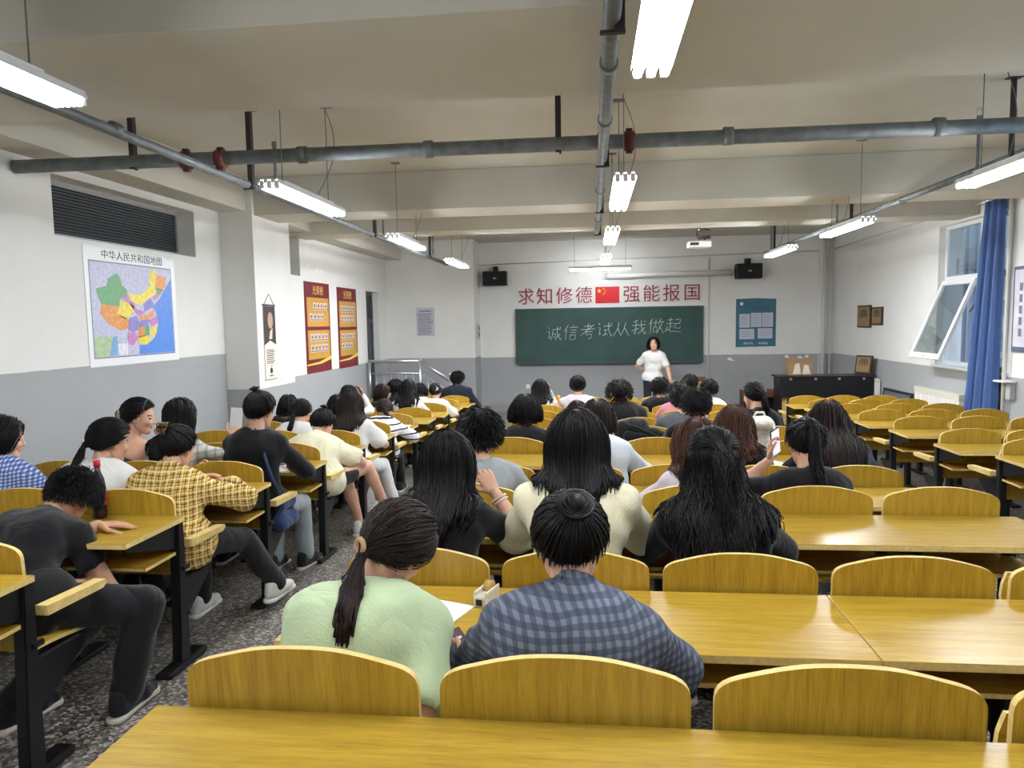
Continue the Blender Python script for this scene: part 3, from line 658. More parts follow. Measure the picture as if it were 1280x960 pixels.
# ---- blue notice poster on the front wall
BP = mat('poster_blue', (60, 108, 130), 0.5); BPD = mat('poster_dark_blue', (32, 66, 88), 0.5); SHEET = mat('poster_sheet', (192, 200, 214), 0.6); INK = mat('faint_ink', (140, 140, 160), 0.7)
t = thing('notice_poster', 'blue notice poster with five pale sheets right of the blackboard', 'poster', (3.37, YF-0.006, 1.42))
flat('backing', [(-0.40, -0.5), (0.40, -0.49), (0.40, 0.48), (0.05, 0.5), (-0.40, 0.49)], BP, t, 'Y', (-0.004, 0.004))
def sheet(x0, x1, z0, z1):
    s = flat('sheet', rect(x0, x1, z0, z1), SHEET, t, 'Y', (-0.007, -0.0035))
    k = z1-0.04
    while k > z0+0.03: flat('text_line', rect(x0+0.03, x1-0.03-0.05*random.random(), k-0.008, k), INK, s, 'Y', (-0.009, -0.0069)); k -= 0.035
for a in ((-0.33, -0.12, -0.10, 0.18), (-0.10, 0.11, -0.09, 0.20), (0.125, 0.34, -0.09, 0.20), (-0.33, -0.03, -0.34, -0.13), (0.04, 0.33, -0.33, -0.12)): sheet(*a)
text('heading', '学 生 之 家', 0.07, BPD, t, (0.1, -0.0045, 0.29), RF, 0.0005); text('caption', '诚实守信', 0.05, WHITE, t, (-0.15, -0.0045, -0.43), RF, 0.0005); text('caption', '学风建设', 0.05, WHITE, t, (0.15, -0.0045, -0.43), RF, 0.0005)
o = lathe('emblem', [(0.022, -0.0005), (0.034, -0.0005), (0.034, 0.0005), (0.022, 0.0005)], WHITE, t, (-0.29, -0.005, 0.39), axis='Y')
# ---- paper notice on the alcove wall
t = thing('paper_notice', 'grey printed paper notice on the wall beside the door', 'notice', (-3.39, YA-0.004, 1.55))
flat('sheet', rect(-0.19, 0.19, -0.29, 0.29), mat('notice_paper', (196, 196, 206), 0.7), t, 'Y', (-0.002, 0.002)); k = 0.24; flat('text_line', rect(-0.12, 0.12, 0.205, 0.235), INK, t, 'Y', (-0.004, -0.0019)); k = 0.17
while k > -0.26: flat('text_line', rect(-0.16, 0.16-0.09*random.random(), k-0.012, k), mat('notice_ink', (110, 110, 122), 0.7), t, 'Y', (-0.004, -0.0019)); k -= 0.03
# ---- switches
def plate(x, y, z, label):
    q = thing('wall_switch', label, 'switch', (x, y, z)); box('plate', (-0.043, -0.006, -0.043), (0.043, 0.004, 0.043), WHITE, q, 0.003); box('rocker', (-0.015, -0.01, -0.025), (0.015, -0.005, 0.025), PAPER, q, 0.002)
plate(-1.36, YF-0.006, 0.13, 'white socket low on the grey wall left of the blackboard')
t = thing('switch_box', 'tall pale switch box on the wall corner left of the blackboard', 'switch box', (-2.37+0.006, 14.95, 1.33)); box('box_body', (-0.004, -0.06, -0.16), (0.03, 0.06, 0.16), mat('end_cap_grey'), t, 0.005); box('dial', (0.03, -0.03, 0.02), (0.04, 0.03, 0.1), DGREY, t, 0.003); box('dial', (0.03, -0.03, -0.1), (0.04, 0.03, -0.02), DGREY, t, 0.003)

# ---- wall map
MAPC = {'green': (104, 164, 116), 'orange': (226, 152, 82), 'yellow': (236, 216, 86), 'pink': (196, 130, 190), 'violet': (142, 134, 200), 'sea': (88, 140, 226), 'inset': (176, 196, 160), 'insetblue': (120, 168, 214), 'paper': (224, 224, 236)}
MAPP = {
'green':[[(5.76,1.87),(5.90,1.90),(5.92,1.96),(6.05,2.02),(6.10,1.96),(6.10,1.92),(6.18,1.87),(6.17,1.83),(6.07,1.79),(6.05,1.72),(5.82,1.74),(5.78,1.80)],[(6.40,1.54),(6.47,1.54),(6.47,1.46),(6.40,1.45)],[(6.62,1.91),(6.74,1.90),(6.67,1.84),(6.62,1.86)]],
'orange':[[(5.82,1.74),(6.05,1.72),(6.01,1.66),(6.13,1.62),(6.17,1.60),(6.17,1.53),(6.05,1.51),(5.89,1.57),(5.80,1.65),(5.80,1.69)],[(6.63,2.04),(6.79,2.02),(6.77,1.92),(6.69,1.89),(6.61,1.92)],[(6.31,1.54),(6.40,1.54),(6.40,1.45),(6.30,1.44)],[(6.35,1.64),(6.49,1.66),(6.58,1.71),(6.54,1.63),(6.44,1.61),(6.35,1.60)]],
'yellow':[[(6.07,1.77),(6.19,1.76),(6.26,1.73),(6.25,1.68),(6.19,1.63),(6.12,1.61),(6.01,1.66),(6.05,1.72)],[(6.18,1.85),(6.32,1.83),(6.42,1.86),(6.54,1.94),(6.50,1.97),(6.56,2.08),(6.62,2.09),(6.64,2.03),(6.60,1.90),(6.64,1.87),(6.46,1.79),(6.34,1.74),(6.25,1.77),(6.21,1.80)],[(6.29,1.45),(6.44,1.46),(6.51,1.41),(6.41,1.37),(6.30,1.39)],[(6.48,1.52),(6.61,1.55),(6.58,1.47),(6.50,1.44)]],
'pink':[[(6.09,1.79),(6.18,1.84),(6.21,1.78),(6.26,1.76),(6.29,1.71),(6.34,1.68),(6.29,1.66),(6.24,1.71),(6.19,1.76)],[(6.15,1.49),(6.25,1.49),(6.30,1.44),(6.22,1.37),(6.16,1.38),(6.14,1.44)],[(6.48,1.60),(6.60,1.64),(6.63,1.58),(6.51,1.54)],[(6.55,1.82),(6.64,1.86),(6.67,1.84),(6.59,1.79)],[(6.34,1.70),(6.42,1.68),(6.35,1.64),(6.30,1.65)]],
'violet':[[(6.41,1.75),(6.51,1.81),(6.55,1.78),(6.58,1.71),(6.53,1.72),(6.42,1.68)],[(6.18,1.62),(6.29,1.64),(6.33,1.58),(6.31,1.51),(6.23,1.49),(6.16,1.51)],[(6.35,1.60),(6.48,1.61),(6.47,1.54),(6.31,1.54)]],
'sea':[[(6.87,2.01),(6.87,1.285),(6.30,1.285),(6.31,1.37),(6.41,1.37),(6.55,1.43),(6.62,1.56),(6.60,1.67),(6.56,1.74),(6.66,1.80),(6.76,1.90),(6.85,1.99)]],
'inset':[[(5.70,1.46),(6.00,1.46),(5.99,1.285),(5.70,1.285)]],'insetblue':[[(5.94,1.455),(6.00,1.455),(5.99,1.29),(5.88,1.29)]],'paper':[[(6.00,1.39),(6.14,1.39),(6.13,1.29),(6.00,1.29)]]}
t = thing('wall_map', 'coloured wall map with a black printed title on the left wall', 'map', (XL+0.004, 6.3, 1.2))
def M2(pts): return [(y-6.3, z-1.2) for y, z in pts]
flat('map_paper', M2([(5.63, 1.2), (6.95, 1.2), (6.95, 2.2), (5.63, 2.23)]), mat('map_margin', (234, 236, 238), 0.35), t, 'X', (-0.002, 0.002))
flat('map_ground', M2(rect(5.695, 6.875, 1.28, 2.10)), mat('map_lilac', (192, 194, 218), 0.4, noise=0.18, nscale=40), t, 'X', (0.002, 0.003))
flat('map_border', M2(rect(5.685, 6.885, 1.27, 2.11)), mat('map_border_grey', (120, 124, 150), 0.5), t, 'X', (0.0012, 0.0025))
for ci, (cn, ps) in enumerate(MAPP.items()):
    h = {'insetblue': 0.0054, 'sea': 0.0040, 'inset': 0.0050, 'paper': 0.0048}.get(cn, 0.0046)
    for p in ps: flat('map_region', M2(p), mat('map_'+cn, MAPC[cn], 0.4, noise=0.14, nscale=30), t, 'X', (0.0028, h))
text('map_title', '中华人民共和国地图', 0.085, mat('map_title_ink', (40, 40, 44), 0.5), t, (0.0025, 0.0, 0.965), RLW, 0.0006, width=0.88)
# ---- portrait scroll on the column side
t = thing('portrait_scroll', 'hanging paper scroll with a dark portrait print on the wall column', 'scroll', (-3.8+0.006, 8.2, 0.9))
flat('scroll_paper', rect(-0.155, 0.155, 0.0, 0.87), mat('scroll_cream', (224, 218, 206), 0.7), t, 'X', (-0.003, 0.003))
pd = flat('portrait_print', [(-0.155, 0.40), (0.0, 0.455), (0.155, 0.40), (0.155, 0.86), (-0.155, 0.86)], mat('portrait_dark', (52, 38, 36), 0.6), t, 'X', (0.003, 0.005))
SKT = mat('portrait_tone', (176, 150, 128), 0.7)
flat('portrait_face', [(0.07*math.cos(a)+0.02, 0.69+0.1*math.sin(a)) for a in np.linspace(0, 2*math.pi, 14)[:-1]], SKT, pd, 'X', (0.005, 0.0062)); flat('portrait_collar', [(-0.03, 0.47), (0.05, 0.47), (0.07, 0.60), (0.0, 0.56)], mat('portrait_pale', (210, 198, 184), 0.7), pd, 'X', (0.005, 0.0061))
for k in range(8): flat('text_line', rect(-0.11, 0.12-0.05*random.random(), 0.335-k*0.022, 0.345-k*0.022), DGREY, t, 'X', (0.003, 0.0044))
flat('emblem', [(0.032*math.cos(a)*(1+0.12*math.cos(2*a)), 0.095+0.036*math.sin(a)) for a in np.linspace(0, 2*math.pi, 16)[:-1]], BLACK, t, 'X', (0.003, 0.0046)); flat('emblem_leaf', [(0.0, 0.135), (0.02, 0.145), (0.022, 0.165), (0.004, 0.155)], BLACK, t, 'X', (0.003, 0.0046)); flat('text_line', rect(-0.05, 0.05, 0.03, 0.042), DGREY, t, 'X', (0.003, 0.0044))
tube('roller', [(0.004, -0.165, 0.87), (0.004, 0.165, 0.87)], 0.008, DGREY, t); tube('roller', [(0.004, -0.165, 0.0), (0.004, 0.165, 0.0)], 0.009, mat('scroll_cream'), t)
tube('cord', [(0.006, -0.14, 0.87), (0.008, 0.0, 1.0), (0.006, 0.14, 0.87)], 0.003, DGREY, t, 5)
# ---- red and gold honour boards
HR = mat('honour_red', (112, 30, 40), 0.5, noise=0.1, nscale=6); HG = mat('honour_gold', (192, 146, 62), 0.5, noise=0.1, nscale=8); HT = mat('honour_title', (226, 186, 96), 0.45); PHO = mat('portrait_photo', (206, 200, 204), 0.5); PHB = mat('photo_dark', (92, 74, 82), 0.5); SWO = mat('honour_swoosh', (222, 196, 84), 0.5)
def honour(y0, y1, z0, z1, label, rows):
    t = thing('honour_board', label, 'poster', (XL+0.006, (y0+y1)/2, z0), 0, 'red and gold honour boards'); w = (y1-y0)/2; h = z1-z0
    flat('backing', rect(-w, w, 0, h), HR, t, 'X', (-0.004, 0.004))
    flat('gold_panel', rect(-w*0.86, w*0.9, h*0.51, h*0.83), HG, t, 'X', (0.004, 0.006)); flat('gold_panel', rect(-w*0.86, w*0.9, h*0.15, h*0.47), HG, t, 'X', (0.004, 0.006))
    flat('swoosh', [(-w, h*0.10), (0, h*0.115), (w, h*0.17), (w, h*0.13), (0.1*w, h*0.09), (-w, h*0.085)], SWO, t, 'X', (0.004, 0.0072))
    text('title', '光荣榜', 0.15, HT, t, (0.0045, 0.05*w, h*0.905), RLW, 0.001, width=w*0.85)
    for zz, a, b in rows:
        n = b-a
        for k in range(a, b):
            yy = -w*0.66+k*w*0.29
            p = flat('photo', rect(yy, yy+w*0.2, h*zz, h*zz+h*0.085), PHO, t, 'X', (0.006, 0.0075)); flat('head_shape', [(yy+w*0.1+w*0.055*math.cos(q), h*zz+h*0.05+h*0.022*math.sin(q)) for q in np.linspace(0, 6.283, 9)[:-1]], PHB, p, 'X', (0.0075, 0.0084)); flat('name_strip', rect(yy+w*0.02, yy+w*0.18, h*zz+h*0.008, h*zz+h*0.02), PHB, p, 'X', (0.0075, 0.0082))
    return t
honour(10.27, 11.28, 0.80, 2.175, 'red and gold honour board with portrait photos, nearer to the camera', ((0.69, 1, 5), (0.57, 0, 4), (0.345, 0, 5), (0.225, 0, 5)))
honour(11.65, 12.62, 0.79, 2.15, 'red and gold honour board with portrait photos, nearer to the door', ((0.69, 0, 5), (0.57, 0, 5), (0.345, 0, 5), (0.225, 0, 4)))
# torn paper scraps on walls
SCR = mat('torn_paper', (240, 240, 240), 0.8)
for i, (x, z) in enumerate(((3.95, 0.7), (4.2, 0.68), (4.35, 0.7), (2.8, 0.66))):
    tag(flat('paper_scrap', [(x, z), (x+0.1+0.05*(i % 2), z-0.03), (x+0.06, z+0.05), (x+0.02, z+0.035)], SCR, None, 'Y', (YF-0.004, YF-0.001)), ['torn paper scrap under the blue poster, largest', 'torn paper scrap right of the largest scrap', 'rightmost torn paper scrap near the corner pipe', 'torn paper scrap between blackboard and blue poster'][i], 'paper')
for i, (y, z) in enumerate(((10.45, 2.42), (10.75, 2.37), (10.95, 2.36), (6.72, 2.2))):
    tag(flat('paper_scrap', [(y, z), (y+0.08, z-0.03), (y+0.1, z+0.01), (y+0.03, z+0.03)], SCR, None, 'X', (XL+0.001, XL+0.004)), ['left scrap of tape above the nearer honour board', 'middle scrap of tape above the nearer honour board', 'right scrap of tape above the nearer honour board', 'shiny tape scrap at the top right of the map'][i], 'tape')
# ---- plaques on the right wall and leaning on the console
BRZ = mat('plaque_gold', (150, 124, 84), 0.45, metal=0.3); BRF = mat('plaque_frame', (56, 42, 38), 0.5)
def plaque(name, label, loc, w, h, rot=(0, 0, 0)):
    t = thing(name, label, 'plaque', loc); t.rotation_euler = rot
    box('frame', (-0.03, -w/2, -h/2), (0.0, w/2, h/2), BRF, t, 0.005); box('plate', (-0.034, -w/2+0.03, -h/2+0.03), (-0.028, w/2-0.03, h/2-0.03), BRZ, t)
    text('engraving', '先进集体', 0.1, BRF, t, (-0.035, 0, 0.02), (math.pi/2, 0, -math.pi/2), 0.0006, width=w*0.6)
    text('engraving', '文明班级', 0.06, BRF, t, (-0.035, 0, h*0.24), (math.pi/2, 0, -math.pi/2), 0.0006, width=w*0.5)
    return t
plaque('award_plaque', 'larger framed gold plaque on the right wall', (XR-0.002, 13.62, 1.51), 0.62, 0.4); plaque('award_plaque', 'smaller framed gold plaque just right of the larger one', (XR-0.002, 13.02, 1.515), 0.44, 0.31)
# ---- framed picture at the right edge
t = thing('framed_picture', 'blue framed portrait picture at the right edge of the photo', 'picture', (XR-0.002, 8.5, 1.08))
box('frame', (-0.03, -0.45, 0.0), (0, 0.5, 0.98), mat('picture_frame_blue', (84, 98, 120), 0.5), t, 0.006); box('print', (-0.034, -0.41, 0.06), (-0.029, 0.46, 0.94), mat('picture_print', (206, 206, 218), 0.5, noise=0.15, nscale=5), t)
for k in range(5): box('text_block', (-0.036, 0.3, 0.18+k*0.13), (-0.0335, 0.36, 0.27+k*0.13), mat('picture_ink', (120, 112, 130), 0.6), t)
# ---- curtain: a heavy pleated drape drawn to one side
def curtain(label, y0t, y1t, y0b, y1b, zt, zb, x, folds):
    m = mat('curtain_blue', (62, 94, 150), 0.55, sheen=0.3, noise=0.12, nscale=3, stretch=(1, 6, 0.6))
    nu, nv = 90, 26; V = []; F = []
    for j in range(nv+1):
        v = j/nv; z = zt+(zb-zt)*v; a = y0t+(y0b-y0t)*v; b = y1t+(y1b-y1t)*v
        for i in range(nu+1):
            u = i/nu; ph = u*folds*2*math.pi+0.6*math.sin(3*v+u*4)
            V.append((x-0.06+0.045*math.sin(ph)*(0.55+0.45*v), a+(b-a)*u+0.02*math.sin(ph*0.5+v*2), z))
    for j in range(nv):
        for i in range(nu): q = j*(nu+1)+i; F.append((q, q+1, q+nu+2, q+nu+1))
    t = thing('curtain', label, 'curtain', (0, 0, 0)); o = add_obj('drape', mesh_py('drape', V, F, m, True), t); md = o.modifiers.new('thick', 'SOLIDIFY'); md.thickness = 0.004
    tube('curtain_rod', [(x-0.06, y0t-0.1, zt+0.01), (x-0.06, y1t+1.6, zt+0.01)], 0.012, CHROME, t)
curtain('blue pleated curtain drawn to the side of the open window', 9.10, 9.52, 9.14, 9.86, 2.88, -0.2, XR-0.04, 6)
# ---- radiator under the window
t = thing('radiator', 'white ribbed radiator under the open window', 'radiator', (XR-0.062, 10.66, -0.2)); RADM = mat('radiator_white', (226, 226, 220), 0.45)
for k in range(22):
    y = -0.66+k*0.06; box('column', (-0.04, y, 0.0), (0.04, y+0.048, 0.58), RADM, t, 0.01)
box('grille_top', (-0.044, -0.67, 0.58), (0.044, 0.66, 0.67), mat('radiator_grille', (206, 204, 190), 0.6, bump=0.6, bscale=120), t, 0.004); box('bracket', (0.04, -0.5, 0.2), (0.061, -0.46, 0.4), RADM, t); box('bracket', (0.04, 0.46, 0.2), (0.061, 0.5, 0.4), RADM, t)
box('leg', (-0.03, -0.62, -0.34), (0.03, -0.56, 0.0), RADM, t); box('leg', (-0.03, 0.56, -0.34), (0.03, 0.62, 0.0), RADM, t)
# ---- small wall shelf by the curtain
t = thing('wall_bracket_shelf', 'little white bracket shelf on the wall behind the curtain edge', 'shelf', (XR-0.002, 9.0, 0.72)); box('board', (-0.15, -0.10, 0.0), (0, 0.12, 0.02), WHITE, t, 0.003); box('box_body', (-0.06, -0.08, -0.2), (0, 0.02, -0.002), mat('end_cap_grey'), t, 0.004)
# ---- stage furniture
t = thing('console_cabinet', 'long black console cabinet on the stage at the right', 'cabinet', (4.0, 12.98, ZS)); KB = mat('console_black', (22, 22, 26), 0.4); LW = wood('console_wood', (0.4, 6, 6), base=(206, 172, 112), dark=(178, 142, 86), rough=0.5, coat=0.0)
box('top', (-0.81, -0.22, 0.90), (0.80, 0.28, 0.93), KB, t, 0.006); box('front_panel', (-0.77, -0.2, 0.56), (0.76, -0.16, 0.90), KB, t, 0.004); box('side', (-0.77, -0.16, 0.0), (-0.73, 0.26, 0.90), KB, t); box('side', (0.72, -0.16, 0.0), (0.76, 0.26, 0.90), KB, t)
box('back_panel', (-0.73, 0.0, 0.0), (0.72, 0.03, 0.56), LW, t)
for x in (-0.69, -0.27, 0.42, 0.66): box('upright', (x-0.05, -0.14, 0.0), (x+0.05, 0.0, 0.56), LW, t, 0.003)
for x in (-0.6, -0.19, 0.2, 0.6): box('latch', (x-0.02, -0.212, 0.86), (x+0.02, -0.199, 0.915), CHROME, t, 0.003)
pq = plaque('award_plaque', 'framed gold plaque leaning on top of the black console cabinet', (4.70, 13.1, ZS+1.09), 0.34, 0.32); pq.rotation_euler = (0, math.radians(8), math.radians(28)); pq.location = (4.72, 13.1, ZS+1.095)
def pillar_box(name, label, cat, lo, hi, m, bev=0.01): return tag(box(name, lo, hi, m, None, bev), label, cat)
CARD = mat('cardboard', (150, 122, 88), 0.8, noise=0.1, nscale=12)
t = thing('cardboard_box', 'open cardboard box with papers standing on the black console', 'box', (3.62, 13.1, ZS+0.932))
for lo, hi in (((-0.2, -0.13, 0), (0.2, -0.12, 0.22)), ((-0.2, 0.12, 0), (0.2, 0.13, 0.28)), ((-0.2, -0.12, 0), (-0.19, 0.12, 0.22)), ((0.19, -0.12, 0), (0.2, 0.12, 0.3)), ((-0.19, -0.12, 0), (0.19, 0.12, 0.01))): box('side_wall', lo, hi, CARD, t)
flat('paper_sheet', [(-0.14, 0.02), (-0.10, 0.19), (-0.03, 0.21), (0.0, 0.02)], mat('old_paper', (204, 198, 184), 0.8), t, 'Y', (-0.136, -0.132)); flat('paper_sheet', [(0.02, 0.02), (0.05, 0.18), (0.12, 0.17), (0.16, 0.02)], mat('old_paper', (204, 198, 184), 0.8), t, 'Y', (-0.142, -0.138))
t = thing('leaning_board', 'dark grey framed board leaning against the right wall', 'board', (XR-0.16, 12.05, -0.636))
b_ = box('panel', (-0.012, -0.5, 0.0), (0.012, 0.5, 0.95), mat('slate_grey', (98, 102, 108), 0.6), t, 0.003); t.rotation_euler = (0, math.radians(7), 0)
for lo, hi in (((-0.02, -0.52, 0.93), (0.02, 0.52, 0.97)), ((-0.02, -0.52, 0.0), (0.02, -0.48, 0.93)), ((-0.02, 0.48, 0.0), (0.02, 0.52, 0.93))): box('frame_bar', lo, hi, DGREY, t, 0.004)
t = thing('radiator', 'narrow white radiator end beside the black console', 'radiator', (XR-0.08, 12.72, ZS-0.0))
t.location = (4.83, 12.85, ZS)
for k in range(4): box('column', (-0.05, -0.05+k*0.06, 0.1), (0.05, -0.002+k*0.06, 0.82), RADM, t, 0.01)
box('pipe_stub', (-0.02, -0.03, 0.0), (0.02, 0.01, 0.1), RADM, t); box('grille_top', (-0.052, -0.055, 0.82), (0.052, 0.185, 0.88), mat('radiator_grille'), t, 0.004)
# low wooden bench and dark box between poster and console
t = thing('stage_bench', 'low brown wooden bench on the stage left of the console', 'bench', (3.05, 13.6, ZS)); BRW = wood('brown_wood', (0.4, 6, 6), base=(110, 62, 40), dark=(84, 44, 28), rough=0.5, coat=0.0)
box('top', (-0.3, -0.2, 0.5), (0.35, 0.2, 0.62), BRW, t, 0.006); box('side', (-0.3, -0.18, 0.0), (-0.25, 0.18, 0.5), KB, t); box('side', (0.3, -0.18, 0.0), (0.35, 0.18, 0.5), KB, t); box('back_panel', (-0.25, 0.0, 0.1), (0.3, 0.03, 0.5), KB, t)
# ---- lectern
t = thing('lectern', 'wooden lectern beside the standing teacher', 'lectern', (1.75, 13.5, ZS)); LC = wood('lectern_wood', (6, 6, 0.4), base=(196, 160, 96), dark=(170, 130, 70), rough=0.45, coat=0.1)
box('body', (-0.3, -0.24, 0.0), (0.3, 0.24, 0.76), LC, t, 0.006); box('front_panel', (-0.24, -0.255, 0.08), (0.24, -0.238, 0.66), LC, t, 0.005); box('top', (-0.36, -0.28, 0.76), (0.36, 0.28, 0.80), LC, t, 0.006)
t = thing('brown_box', 'small reddish brown box on the lectern', 'box', (1.92, 13.4, ZS+0.801)); box('body', (-0.1, -0.07, 0), (0.13, 0.07, 0.07), BRW, t, 0.004); box('lid', (-0.105, -0.075, 0.07), (0.135, 0.075, 0.085), BRW, t, 0.004)
tag(box('paper_sheet', (1.5, 13.3, ZS+0.801), (1.68, 13.48, ZS+0.806), PAPER), 'white papers on the lectern next to the teacher', 'paper')
# ================================================================== PEOPLE
# ---- signed-distance modelling: round cones and ellipsoids blended, meshed with surface nets
def A(*v): return np.array(v, float)
def unit(v): v = np.asarray(v, float); return v/(np.linalg.norm(v)+1e-12)
def cone(a, b, ra, rb=None, k=0.02): return ('c', np.asarray(a, float), np.asarray(b, float), ra, ra if rb is None else rb, k)
def ell(c, r, R=None, k=0.02): return ('e', np.asarray(c, float), np.asarray(r, float), np.eye(3) if R is None else R, k)
def sub(p): return ('-',)+p
def prim_box(p):
    if p[0] == '-': return None
    if p[0] == 'c':
        m = max(p[3], p[4]); return np.minimum(p[1], p[2])-m, np.maximum(p[1], p[2])+m
    m = p[2].max(); return p[1]-m, p[1]+m
def prim_d(p, X, Y, Z):
    if p[0] == 'c':
        _, a, b, ra, rb, k = p; ba = b-a; L2 = ba@ba+1e-12
        px, py, pz = X-a[0], Y-a[1], Z-a[2]
        t = np.clip((px*ba[0]+py*ba[1]+pz*ba[2])/L2, 0, 1)
        return np.sqrt((px-t*ba[0])**2+(py-t*ba[1])**2+(pz-t*ba[2])**2)-(ra+(rb-ra)*t)
    _, c, r, R, k = p; px, py, pz = X-c[0], Y-c[1], Z-c[2]
    qx = px*R[0,0]+py*R[1,0]+pz*R[2,0]; qy = px*R[0,1]+py*R[1,1]+pz*R[2,1]; qz = px*R[0,2]+py*R[1,2]+pz*R[2,2]
    k0 = np.sqrt((qx/r[0])**2+(qy/r[1])**2+(qz/r[2])**2); k1 = np.sqrt((qx/r[0]**2)**2+(qy/r[1]**2)**2+(qz/r[2]**2)**2)+1e-9
    return k0*(k0-1)/k1
def smin(a, b, k):
    h = np.clip(0.5+0.5*(a-b)/k, 0, 1); return a*(1-h)+b*h-k*h*(1-h)
def field_pts(prims, P):
    D = np.full(len(P), 1.0)
    for p in prims:
        if p[0] == '-': continue
        D = smin(D, prim_d(p, P[:, 0], P[:, 1], P[:, 2]), p[5] if p[0] == 'c' else p[4])
    return D
def sdf_mesh(prims, h, noise=0.0, seed=0.0, clips=()):
    """returns verts, quads; clips: (point, normal) half spaces to cut away"""
    bx = [prim_box(p) for p in prims if p[0] != '-']
    lo = np.min([b[0] for b in bx], 0)-2.5*h-noise; hi = np.max([b[1] for b in bx], 0)+2.5*h+noise
    n = np.ceil((hi-lo)/h).astype(int)+1
    ax = [lo[i]+h*np.arange(n[i]) for i in range(3)]
    D = np.full(tuple(n), 1.0, np.float32)
    for p in prims:
        neg = p[0] == '-'; q = p[1:] if neg else p
        a, b = prim_box(q); k = q[5] if q[0] == 'c' else q[4]; pad = k+2.5*h+noise
        s = []
        for i in range(3):
            i0 = max(0, int((a[i]-pad-lo[i])/h)); i1 = min(n[i], int((b[i]+pad-lo[i])/h)+2); s.append(slice(i0, i1))
        if any(v.stop <= v.start for v in s): continue
        s = tuple(s); X = ax[0][s[0]][:, None, None]; Y = ax[1][s[1]][None, :, None]; Z = ax[2][s[2]][None, None, :]
        d = prim_d(q, X, Y, Z)
        D[s] = -smin(-D[s], d, k) if neg else smin(D[s], d, k)
    X = ax[0][:, None, None]; Y = ax[1][None, :, None]; Z = ax[2][None, None, :]
    if noise:
        w = np.sin(23*X+11*Z+seed*3+2*np.sin(9*Y+seed))*np.sin(19*Z-13*Y+seed)+0.6*np.sin(41*Z+17*X*np.ones_like(Y)+seed*1.7+2*np.sin(21*X+seed))*np.sin(15*Y+12*Z)
        D = D+noise*w
    for c, nn in clips:
        nn = unit(nn); D = np.maximum(D, (X-c[0])*nn[0]+(Y-c[1])*nn[1]+(Z-c[2])*nn[2])
    S = D < 0
    S[0] = S[-1] = False; S[:, 0] = S[:, -1] = False; S[:, :, 0] = S[:, :, -1] = False
    D = np.where(S, np.minimum(D, -1e-6), np.maximum(D, 1e-6))
    c = np.zeros(tuple(m-1 for m in n), np.int8)
    for dx in (0, 1):
        for dy in (0, 1):
            for dz in (0, 1): c += S[dx:n[0]-1+dx, dy:n[1]-1+dy, dz:n[2]-1+dz]
    act = (c > 0) & (c < 8); I = np.argwhere(act); idx = np.full(act.shape, -1, np.int64); idx[act] = np.arange(len(I))
    acc = np.zeros((len(I), 3)); cnt = np.zeros(len(I))
    for axis in range(3):
        o1, o2 = [i for i in range(3) if i != axis]
        for u in (0, 1):
            for v in (0, 1):
                p0 = I.copy(); p0[:, o1] += u; p0[:, o2] += v; p1 = p0.copy(); p1[:, axis] += 1
                d0 = D[p0[:, 0], p0[:, 1], p0[:, 2]]; d1 = D[p1[:, 0], p1[:, 1], p1[:, 2]]; m = (d0 < 0) != (d1 < 0)
                t = np.where(m, d0/(d0-d1+1e-12), 0); q = p0.astype(float); q[:, axis] += t
                acc[m] += q[m]; cnt += m
    V = lo+h*acc/np.maximum(cnt, 1)[:, None]
    Fs = []
    for axis in range(3):
        o1, o2 = ((1, 2), (2, 0), (0, 1))[axis]
        sl0 = [slice(None)]*3; sl1 = [slice(None)]*3; sl0[axis] = slice(0, n[axis]-1); sl1[axis] = slice(1, n[axis])
        e = np.argwhere(S[tuple(sl0)] != S[tuple(sl1)])
        if not len(e): continue
        e = e[(e[:, o1] > 0) & (e[:, o2] > 0)]
        ins = S[e[:, 0], e[:, 1], e[:, 2]]
        def at(du, dv):
            w = e.copy(); w[:, o1] += du; w[:, o2] += dv
            w = np.minimum(w, np.array(act.shape)-1); return idx[w[:, 0], w[:, 1], w[:, 2]]
        q = np.stack([at(-1, -1), at(0, -1), at(0, 0), at(-1, 0)], 1)
        q[~ins] = q[~ins][:, ::-1]
        Fs.append(q[(q >= 0).all(1)])
    return V, np.concatenate(Fs)
def np_mesh(name, V, F, mats, mi=None, smooth=True):
    me = bpy.data.meshes.new(name); k = F.shape[1]
    me.vertices.add(len(V)); me.vertices.foreach_set('co', np.asarray(V, np.float32).ravel())
    me.loops.add(F.size); me.loops.foreach_set('vertex_index', F.astype(np.int32).ravel())
    me.polygons.add(len(F)); me.polygons.foreach_set('loop_start', np.arange(0, F.size, k, dtype=np.int32))
    for m in mats: me.materials.append(m)
    if mi is not None: me.polygons.foreach_set('material_index', mi.astype(np.int32))
    me.polygons.foreach_set('use_smooth', np.full(len(F), smooth))
    me.update(calc_edges=True); return me
def join_vf(parts):
    V = []; F = []; n = 0
    for v, f in parts: V.append(v); F.append(f+n); n += len(v)
    return np.concatenate(V), np.concatenate(F)
def rotm(yaw=0, pitch=0, roll=0):
    """columns: side(x), forward(y), up(z); yaw about z (left +), pitch nods down (+), roll tilts to the right (+)"""
    cz, sz = math.cos(yaw), math.sin(yaw); cx, sx = math.cos(-pitch), math.sin(-pitch); cy, sy = math.cos(roll), math.sin(roll)
    Rz = np.array([[cz, -sz, 0], [sz, cz, 0], [0, 0, 1]]); Rx = np.array([[1, 0, 0], [0, cx, -sx], [0, sx, cx]]); Ry = np.array([[cy, 0, sy], [0, 1, 0], [-sy, 0, cy]])
    return Rz@Rx@Ry
